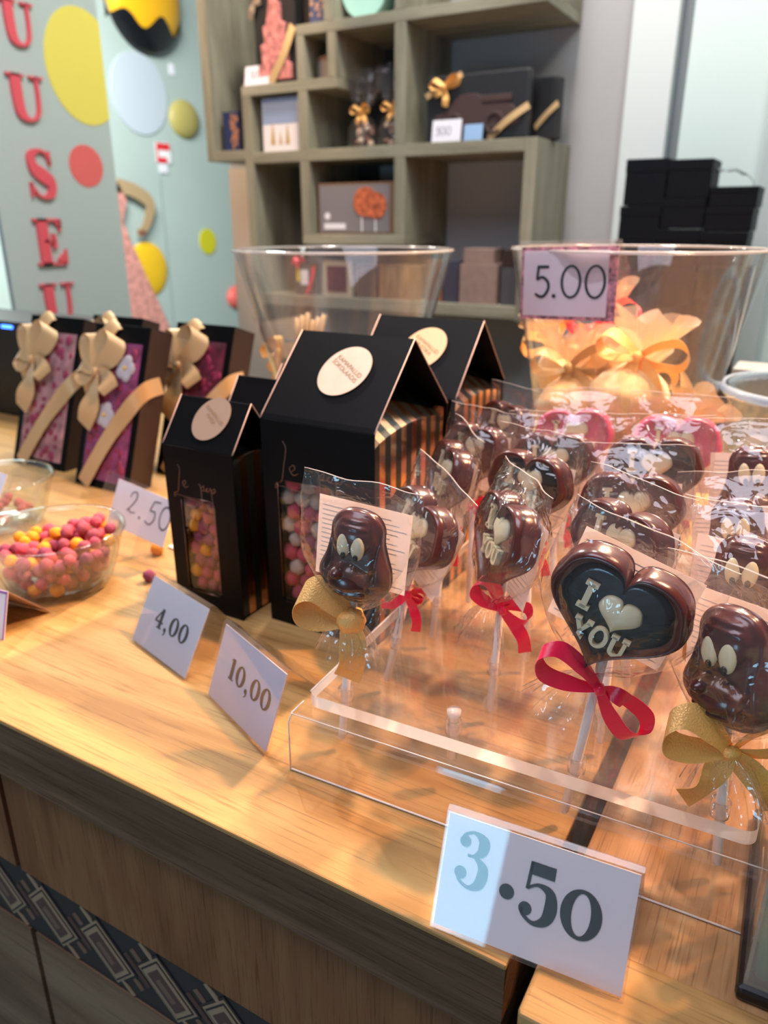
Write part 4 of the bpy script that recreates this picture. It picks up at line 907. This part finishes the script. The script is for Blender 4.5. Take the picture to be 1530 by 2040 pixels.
# ------------------------------------------------------------------ acrylic riser under the lollipops
AN = 2.8; ca, sa = math.cos(R(AN)), math.sin(R(AN))
HX, HY = -.264, .401
def hole(i, j): return (HX + ca * .086 * i - sa * .085 * j, HY + sa * .086 * i + ca * .085 * j)
rs = root('acrylic_riser', (HX, HY, .92), 'clear acrylic lollipop riser with thick frosted front edge', 'display stand', None, (0, 0, R(AN)))
def rrect(x0, x1, y0, y1, rad, n=6):
    P = []
    for cx, cy, a0 in ((x1 - rad, y1 - rad, 0), (x0 + rad, y1 - rad, 90), (x0 + rad, y0 + rad, 180), (x1 - rad, y0 + rad, 270)):
        P += [(cx + rad * math.cos(R(a0 + 90 * k / n)), cy + rad * math.sin(R(a0 + 90 * k / n))) for k in range(n + 1)]
    return P
PZ0, PZ1 = .0482, .058
P = rrect(-.022, .279, -.019, .372, .008)
mb = MB(); mb.add([(x, y, PZ1) for x, y in P] + [(x, y, PZ0) for x, y in P], [tuple(range(len(P))), tuple(range(2 * len(P) - 1, len(P) - 1, -1))]); plate = mb.build('plate', M_acryl, rs)
mb = MB(); n = len(P); mb.add([(x, y, PZ1) for x, y in P] + [(x, y, PZ0) for x, y in P], [(i, n + i, n + (i + 1) % n, (i + 1) % n) for i in range(n)]); mb.build('frosted_edge', M_frost, plate)
mb = MB(); t = .003; y0, y1 = -.036, .385
mb.box(-.028, .283, y0 + .006, y1 - .006, PZ0 - .0035, PZ0 - .0005)
mb.box(-.028, .283, y0, y0 + t, 0, PZ0 - .0065); mb.box(-.028, .283, y1 - t, y1, 0, PZ0 - .0065)
for ya, s_ in ((y0, 1), (y1, -1)):
    mb.prism([(ya, PZ0 - .0065), (ya + s_ * .0015, PZ0 - .002), (ya + s_ * .006, PZ0 - .0005), (ya + s_ * .006, PZ0 - .0035), (ya + s_ * .0035, PZ0 - .0045), (ya + s_ * t, PZ0 - .0065)], -.028, .283, 'yz')
mb.build('folded_base', M_acryl, rs)
mb = MB()
for x in (-.028, .283):
    mb.tube([(x, y0, 0), (x, y0, PZ0 - .006), (x, y0 + .005, PZ0 - .001), (x, -.02 + .005, PZ0 - .001)], .0006, 5)
mb.tube([(-.028, y0, .0008), (.283, y0, .0008)], .0008, 5); mb.tube([(-.028, y0 + .004, PZ0 - .001), (.283, y0 + .004, PZ0 - .001)], .0004, 5)
mb.tube([(-.0215, -.015, PZ1), (-.0215, .365, PZ1)], .0006, 5)
mb.build('glint_lines', mat('edge_glint', (.85, .74, .68), .25), rs)  # thin pale tubes stand in for glints along the acrylic edges
for j in range(5):
    for i in range(4):
        MB().lathe([(.0042, PZ0), (.0058, PZ0), (.0058, PZ1 + .0006), (.0042, PZ1 + .0006)], 20, (.086 * i, .085 * j, 0), True).build('hole', clear('hole_ring', (.97, .94, .92), .1, 1.5, body=.10, bodycol=(1, .9, .85)), rs)
o = MB().lathe([(0, -.03), (.0038, -.03), (.0038, .004), (.0050, .005), (.0050, .009), (0, .0095)], 20).build('clear_peg', clear('peg_clear', (.9, .88, .86), .08, 1.5, body=.35, bodycol=(1, .92, .88)), None, loc=(*hole(1, 0), .978))
tag(o, 'short clear peg in the empty front hole of the riser', 'peg')

# ------------------------------------------------------------------ lollipops
def heart_pt(t, s, fat=1.07):
    x = 16 * math.sin(t) ** 3; y = 13 * math.cos(t) - 5 * math.cos(2 * t) - 2 * math.cos(3 * t) - math.cos(4 * t)
    x *= 1 + .17 * math.sin(PI * min(1, max(0, (5 - y) / 20)))
    y += 2.2 * math.exp(-(x / 4.5) ** 2) * (1 if y > 0 else 0)
    return (x * s, (y + 2.2) * s * fat)
def relief(outline, prof, back=-.0035, rings=16, extra=None, name='chocolate'):
    """outline: closed list (x,z); prof(s)->height toward -Y; returns mesh builder"""
    n = len(outline); vs = []; fs = []
    vs.append((0, -(prof(0) + (extra(0, 0) if extra else 0)), 0))
    for k in range(1, rings + 1):
        s = k / rings; s = 1 - (1 - s) ** 1.35
        for (x, z) in outline:
            h = prof(s) + ((extra(x * s, z * s) * (1 - s ** 8)) if extra else 0); vs.append((x * s, -h, z * s))
    for i in range(n): fs.append((0, 1 + (i + 1) % n, 1 + i))
    for k in range(rings - 1):
        a = 1 + k * n; b_ = a + n
        for i in range(n): fs.append((a + i, a + (i + 1) % n, b_ + (i + 1) % n, b_ + i))
    o = 1 + (rings - 1) * n; m = len(vs)
    for (x, z) in outline: vs.append((x * .985, -back, z * .985))
    for i in range(n): fs.append((o + i, o + (i + 1) % n, m + (i + 1) % n, m + i))
    fs.append(tuple(m + i for i in reversed(range(n))))
    return MB().add(vs, fs, True)
def ss(a, b_, x): t = min(1, max(0, (x - a) / (b_ - a))); return t * t * (3 - 2 * t)
HO = [heart_pt(2 * PI * k / 96, .00236) for k in range(96)]
def hprof(s): return .0090 + .0058 * ss(.79, .88, s) if s < .90 else .0138 * math.sqrt(max(0, 1 - ((s - .90) / .10) ** 2)) + .001
HM = relief(HO, hprof, -(-.0).real - .004).mesh('heart_candy')
# the flat glossy centre is darker where the shell is pressed thin
def small_heart():
    O = [heart_pt(2 * PI * k / 48, .00074, 1.05) for k in range(48)]
    return relief(O, lambda s: .0042 * (1 - s ** 3) ** .6 + .0002, 0, 8)
def centre():
    O = [heart_pt(2 * PI * k / 72, .00236 * .80) for k in range(72)]
    return relief(O, lambda s: .0094 + .0002 * (1 - s), -.006, 4)
def iyou():
    mb = MB(); glyphs(mb, 'I', -.0205, -.0008, .0175, SLAB, -.0126, -.0080, .0)
    glyphs(mb, 'YOU', -.0172, -.0186, .0124, SLAB, -.0134, -.0080, .02); return mb
LET = iyou().mesh('raised_letters'); LET2 = iyou().xf(Matrix.Translation((0, .0004, .0075))).mesh('raised_letters'); SH2 = small_heart().xf(Matrix.Translation((.003, -.0090, .0115))).mesh('small_heart'); SH = small_heart().xf(Matrix.Translation((.003, -.0094, .0035))).mesh('small_heart'); CE = centre().mesh('pressed_centre')
# hound
DO = catmull([(0, .0355), (.012, .033), (.0185, .025), (.0195, .014), (.0225, .004), (.0265, -.008), (.0265, -.020), (.0205, -.029), (.010, -.0345), (-.004, -.0355), (-.016, -.031), (-.0245, -.023), (-.0265, -.012), (-.0215, .002), (-.0195, .014), (-.0185, .025), (-.012, .033)], 5, True)
def bump(x, z, cx, cz, rx, rz, h):
    q = ((x - cx) / rx) ** 2 + ((z - cz) / rz) ** 2; return h * math.sqrt(1 - q) if q < 1 else 0
def hound(x, z):
    h = bump(x, z, -.003, -.016, .0185, .0135, .0105); h = max(h, bump(x, z, .006, -.018, .016, .012, .0085))
    h = max(h, bump(x, z, -.007, -.0075, .0062, .0050, .0145)); h = max(h, bump(x, z, 0, .020, .015, .014, .006))
    h = max(h, bump(x, z, .0225, -.004, .006, .024, .0055), bump(x, z, -.0225, -.006, .0055, .020, .0055))
    h -= .003 * math.exp(-((z + .022 - .25 * abs(x + .001)) / .0013) ** 2) if abs(x) < .019 else 0
    h -= .0025 * math.exp(-((abs(x) - .0165 - .05 * z) / .0013) ** 2)
    h += .0010 * math.sin(z * 1500) * (1 if z > .024 and abs(x) < .010 else 0)
    return h
DM = relief(DO, lambda s: .0075 * math.sqrt(max(0, 1 - s ** 4)) + .0015, -.004, 30, hound).mesh('hound_candy')
def eyes():
    mb = MB()
    for x in (-.0052, .0052): mb.ell((x, -.0128, .0125), .0050, .0030, .0092, 14, 10)
    return mb
EY = eyes().mesh('eyes')
def pupils():
    mb = MB()
    for x in (-.0040, .0052): mb.ell((x, -.0156, .0060), .0019, .0014, .0026, 10, 8)
    return mb
PU = pupils().mesh('pupils')
def wrapper(seed, w=1.0, h=1.0, d=1.0, skirt=1.0):
    rows = [(.056, .0445, .0004), (.0525, .0445, .0010), (.045, .0450, .0055), (.034, .0455, .0125), (.020, .0455, .0185), (.004, .0450, .0195), (-.010, .0415, .0185), (-.021, .0340, .0165), (-.031, .0230, .0130), (-.039, .0110, .0080), (-.0455, .0042, .0040), (-.049, .0045, .0042), (-.058, .013, .009), (-.070, .020, .013), (-.082, .025, .016)]
    def f(u, v):
        a = 2 * PI * u; t = v * (len(rows) - 1); i = min(int(t), len(rows) - 2); q = t - i
        z, hw, hd = [rows[i][k] * (1 - q) + rows[i + 1][k] * q for k in range(3)]
        c, s_ = math.cos(a), math.sin(a)
        x = hw * w * (abs(c) ** .85) * (1 if c > 0 else -1); y = hd * d * (abs(s_) ** 1.5) * (1 if s_ > 0 else -1)
        nz = mnoise.noise(Vector((x * 45, y * 60 + seed * 5.3, z * 40))); n2 = mnoise.noise(Vector((x * 110 + seed, y * 60, z * 70)))
        k = min(1, hd / .006)
        y += (.0035 * nz + .0014 * n2) * k * (1 if s_ > 0 else .8)
        if z < -.022:
            p = min(1, (-.022 - z) / .02); fold = math.sin(a * 9 + seed) * .16 * p
            x *= 1 + fold; y *= 1 + fold
        z *= h if z > 0 else (1 if z > -.05 else 1)
        if z < -.05: z = -.05 + (z + .05) * skirt
        return (x, y + (.002 * math.sin(x * 90 + seed) if z > .04 else 0), z + .0016 * mnoise.noise(Vector((x * 50, seed, 0))) * (1 if z > .045 else 0))
    return MB().grid(f, 64, 42, wrap=True).mesh('wrapper')
WR = [wrapper(k, *( (1, 1, 1, 1), (1.03, .97, 1.1, .9), (.97, 1.03, 1.05, 1.1), (1.0, 1.0, 1.15, .8))[k]) for k in range(4)]
def seam(me):
    P = [me.vertices[i].co.copy() for i in range(64)]
    mb = MB(); mb.tube([tuple(p) for p in P] + [tuple(P[0])], .00018, 4, False); return mb.mesh('top_seam')
SEAM = [seam(q) for q in WR]
M_seam = clear('film_edge', (.95, .92, .9), .1, 1.5, body=.55, bodycol=(.95, .88, .86))
m_backcard = mat('ingredient_card', (.88, .80, .78), .6)
_nt = m_backcard.node_tree; _tr = _nt.nodes.new('ShaderNodeBsdfTranslucent'); _tr.inputs[0].default_value = (.95, .85, .80, 1); _mx = _nt.nodes.new('ShaderNodeMixShader'); _mx.inputs[0].default_value = .5
_o = [n for n in _nt.nodes if n.type == 'OUTPUT_MATERIAL'][0]
_nt.links.new(_nt.nodes['Principled BSDF'].outputs[0], _mx.inputs[1]); _nt.links.new(_tr.outputs[0], _mx.inputs[2]); _nt.links.new(_mx.outputs[0], _o.inputs[0])
def backcard():
    mb = MB(); mb.box(-.035, .035, .0085, .0086, -.026, .036); return mb
BCM = backcard().mesh('backing_card')
def lowcard():
    mb = MB(); mb.box(-.035, .035, .0085, .0086, -.034, .028); return mb
BCL = lowcard().mesh('backing_card')
def fineprint():
    mb = MB()
    for k in range(15): mb.box(-.032, .032 - .006 * (k * 7 % 4), .0086, .0087, -.022 + .0036 * k, -.0214 + .0036 * k); mb.box(-.032, .032 - .006 * (k * 5 % 4), .0084, .0085, -.022 + .0036 * k, -.0214 + .0036 * k)
    return mb
FP = fineprint().mesh('fine_print'); FPL = fineprint().xf(Matrix.Translation((0, 0, -.008))).mesh('fine_print'); m_fp = mat('fine_print_grey', (.76, .69, .67), .6)
HOLEZ = .978
def lolly(i, j, head, yaw, kind, label, bowd, roll=0, scale=1.0, wr=0, gold=False, pitch=0, bowrot=30):
    if j >= 1: pitch -= 11
    hx, hy = hole(i, j); d = Vector((head[0] - hx, head[1] - hy, head[2] - HOLEZ)); L = d.length
    q = Vector((0, 0, 1)).rotation_difference(d.normalized())
    r = root('lollipop', (hx, hy, HOLEZ), label, 'lollipop', 'wrapped chocolate lollipops on the acrylic riser')
    r.rotation_mode = 'QUATERNION'; r.rotation_quaternion = q
    MB().tube([(0, 0, -.046), (0, 0, -.044), (0, 0, L - .018)], [.0022, .0030, .0031], 14).build('stick', M_stick, r)
    M = Matrix.Translation((0, 0, L)) @ Matrix.Rotation(R(yaw), 4, 'Z') @ Matrix.Rotation(R(pitch), 4, 'X') @ Matrix.Rotation(R(roll), 4, 'Y') @ Matrix.Scale(scale, 4)
    def put(name, me, m, par=r, w=True):
        o = bpy.data.objects.new(name, me)
        if not me.materials: me.materials.append(m)
        COL.objects.link(o); o.parent = par
        if w: o.matrix_local = M
        return o
    def variant(me, m):
        key = (me.name, m.name)
        if key not in VAR:
            if me.materials: me = me.copy(); me.materials.clear()
            me.materials.append(m); VAR[key] = me
        return VAR[key]
    if kind == 'hound':
        c = put('dog_shaped_chocolate', DM, M_choc); e = put('eyes', EY, M_cream, c, False); put('pupils', PU, M_choc_d, c, False)
    else:
        if kind == 'pink': c = put('heart_shaped_chocolate', variant(HM, M_choc_p) if False else PINKH, M_choc_p)
        else: c = put('heart_shaped_chocolate', HM, M_choc)
        if kind == 'dark': put('pressed_centre', CE, M_choc_d, c, False)
        hi = j >= 1; put('raised_letters', LET2 if hi else LET, M_cream, c, False); put('small_heart', SH2 if hi else SH, M_cream, c, False)
    bc = put('backing_card', BCL if j >= 1 else BCM, m_backcard); put('fine_print', FPL if j >= 1 else FP, m_fp, bc, False)
    wp = put('wrapper', WR[wr], M_film); put('top_seam', SEAM[wr], M_seam, wp, False)
    loops, tails, wd, kn = bowd
    bw = bow_mesh(loops, tails, wd, kn, kn * (1.3 if gold else 1)).build('bow', M_gold if gold else M_red, r, solid=.0004)
    bw.matrix_local = Matrix.Translation((0, 0, L - .049 * scale)) @ q.to_matrix().to_4x4().inverted() @ Matrix.Rotation(R(bowrot), 4, 'Z') @ Matrix.Translation((0, -.006, 0))
    return r
VAR = {}
PINKH = HM.copy(); PINKH.name = 'heart_candy_pink'
R1 = ([(146, .044, .0105, 62), (-48, .044, .010, 74)], [(-28, .020, .002)], .0105, .0035)      # two long loops
R2 = ([(128, .030, .008, 72), (-20, .022, .008, 75)], [(-62, .042, .004), (30, .02, .004)], .0105, .0035)
R3 = ([(-5, .014, .005, 60), (-40, .012, .004, 60)], [(200, .022, .003), (-78, .034, .003)], .008, .0035)
R4 = ([(10, .014, .005, 60), (170, .014, .005, 60)], [(-60, .030, .003), (215, .022, .003)], .008, .003)
R5 = ([(150, .022, .006, 60), (20, .022, .006, 60)], [(-50, .030, .003), (-130, .028, .003)], .008, .003)
G1 = ([(150, .040, .012, 62)], [(-95, .048, .003)], .020, .0085)
G2 = ([(152, .042, .012, 62), (18, .046, .011, 62)], [(-125, .040, .003), (-52, .052, .003)], .016, .0042)
lolly(0, 0, (-.253, .401, 1.088), 8, 'hound', 'dog shaped chocolate lollipop with gold ribbon, front left corner', G1, 0, .98, 0, True)
lolly(2, 0, (-.080, .409, 1.0875), 0, 'dark', 'big dark I love YOU heart lollipop in front with long red loops', R1, 11, 1.04, 1)
lolly(3, 0, (-.014, .414, 1.068), -28, 'hound', 'dog shaped lollipop with wide gold bow at the right front', G2, 0, 1.04, 2, True)
lolly(0, 1, (-.249, .486, 1.070), -32, 'heart', 'dark heart lollipop half hidden behind the front left dog', R3, 4, 1.0, 2)
lolly(1, 1, (-.178, .490, 1.078), -48, 'heart', 'heart lollipop turned sideways with a red bow, centre left', R2, 0, 1.02, 1)
lolly(2, 1, (-.098, .494, 1.088), -25, 'heart', 'brown heart lollipop directly behind the big front heart', R4, 4, .96, 3)
lolly(3, 1, (-.020, .499, 1.080), -6, 'hound', 'dog shaped lollipop with wide white eyes, second in the right row', G2, 4, .98, 1, True)
lolly(0, 2, (-.262, .571, 1.090), -50, 'heart', 'narrow looking sideways heart lollipop next to the striped box', R3, 0, .92, 3)
lolly(1, 2, (-.192, .575, 1.091), -14, 'dark', 'dark heart lollipop in the middle of the third row', R4, 3, .95, 0)
lolly(2, 2, (-.110, .579, 1.083), 4, 'heart', 'wide heart lollipop above the brown heart, third row right', R5, 0, 1.02, 2)
lolly(3, 2, (-.032, .583, 1.078), 0, 'hound', 'dog shaped lollipop with only forehead and eyes showing, third in the right row', G2, 0, .95, 0, True)
lolly(0, 3, (-.276, .656, 1.088), -16, 'heart', 'heart lollipop showing its letter O at the left of the fourth row', R3, 0, .90, 1)
lolly(1, 3, (-.199, .660, 1.086), 6, 'dark', 'dark heart lollipop in front of the left pink heart', R4, 0, .98, 3)
lolly(2, 3, (-.112, .664, 1.091), 8, 'dark', 'dark glossy heart lollipop in front of the right pink heart', R5, 0, 1.04, 1)
lolly(3, 3, (-.033, .668, 1.096), 0, 'hound', 'dog shaped lollipop furthest back in the right row', G2, 0, .98, 2, True)
lolly(0, 4, (-.279, .741, 1.094), -28, 'heart', 'small looking heart lollipop furthest back beside the rear striped box', R3, 0, .86, 2)
lolly(1, 4, (-.206, .745, 1.090), 8, 'pink', 'left pink heart lollipop in the back row', R4, 0, 1.0, 0)
lolly(2, 4, (-.109, .749, 1.092), 10, 'pink', 'right pink heart lollipop in the back row', R5, 0, 1.04, 3)

# ------------------------------------------------------------------ clear box of green straws at the lower right
r = root('green_candy_box', (.087, .395, .92), 'clear box holding green and cream sticks at the right frame edge', 'box', None, (0, 0, R(2)))
MB().box(-.071, .085, -.058, .09, 0, .010).build('black_tray', M_blackg, r, .003)
mb = MB(); t = .002
mb.box(-.068, .068, -.055, -.053, .0102, .15); mb.box(-.068, -.066, -.053, .08, .0102, .15); mb.box(.066, .068, -.053, .08, .0102, .15); mb.box(-.066, .066, .078, .08, .0102, .15)
mb.build('clear_walls', clear('box_acrylic', (.93, .95, .93), .04, 1.45, 0, 1, .18, (.8, .74, .64), 1), r)
m_gr = mat('green_stick', (.03, .32, .19), .45, noise=.2, nscale=30); m_cr = mat('cream_stick', (.68, .58, .44), .5)
rn = random.Random(4)
for k in range(26):
    x = -.058 + .0116 * (k % 11) + rn.uniform(-.001, .001); y = -.044 + .022 * (k // 11)
    MB().tube([(x, y, .0105), (x + rn.uniform(-.002, .002), y + .002, .125 + rn.uniform(0, .012))], .0050, 8).build('stick', m_gr if rn.random() < .55 else m_cr, r)
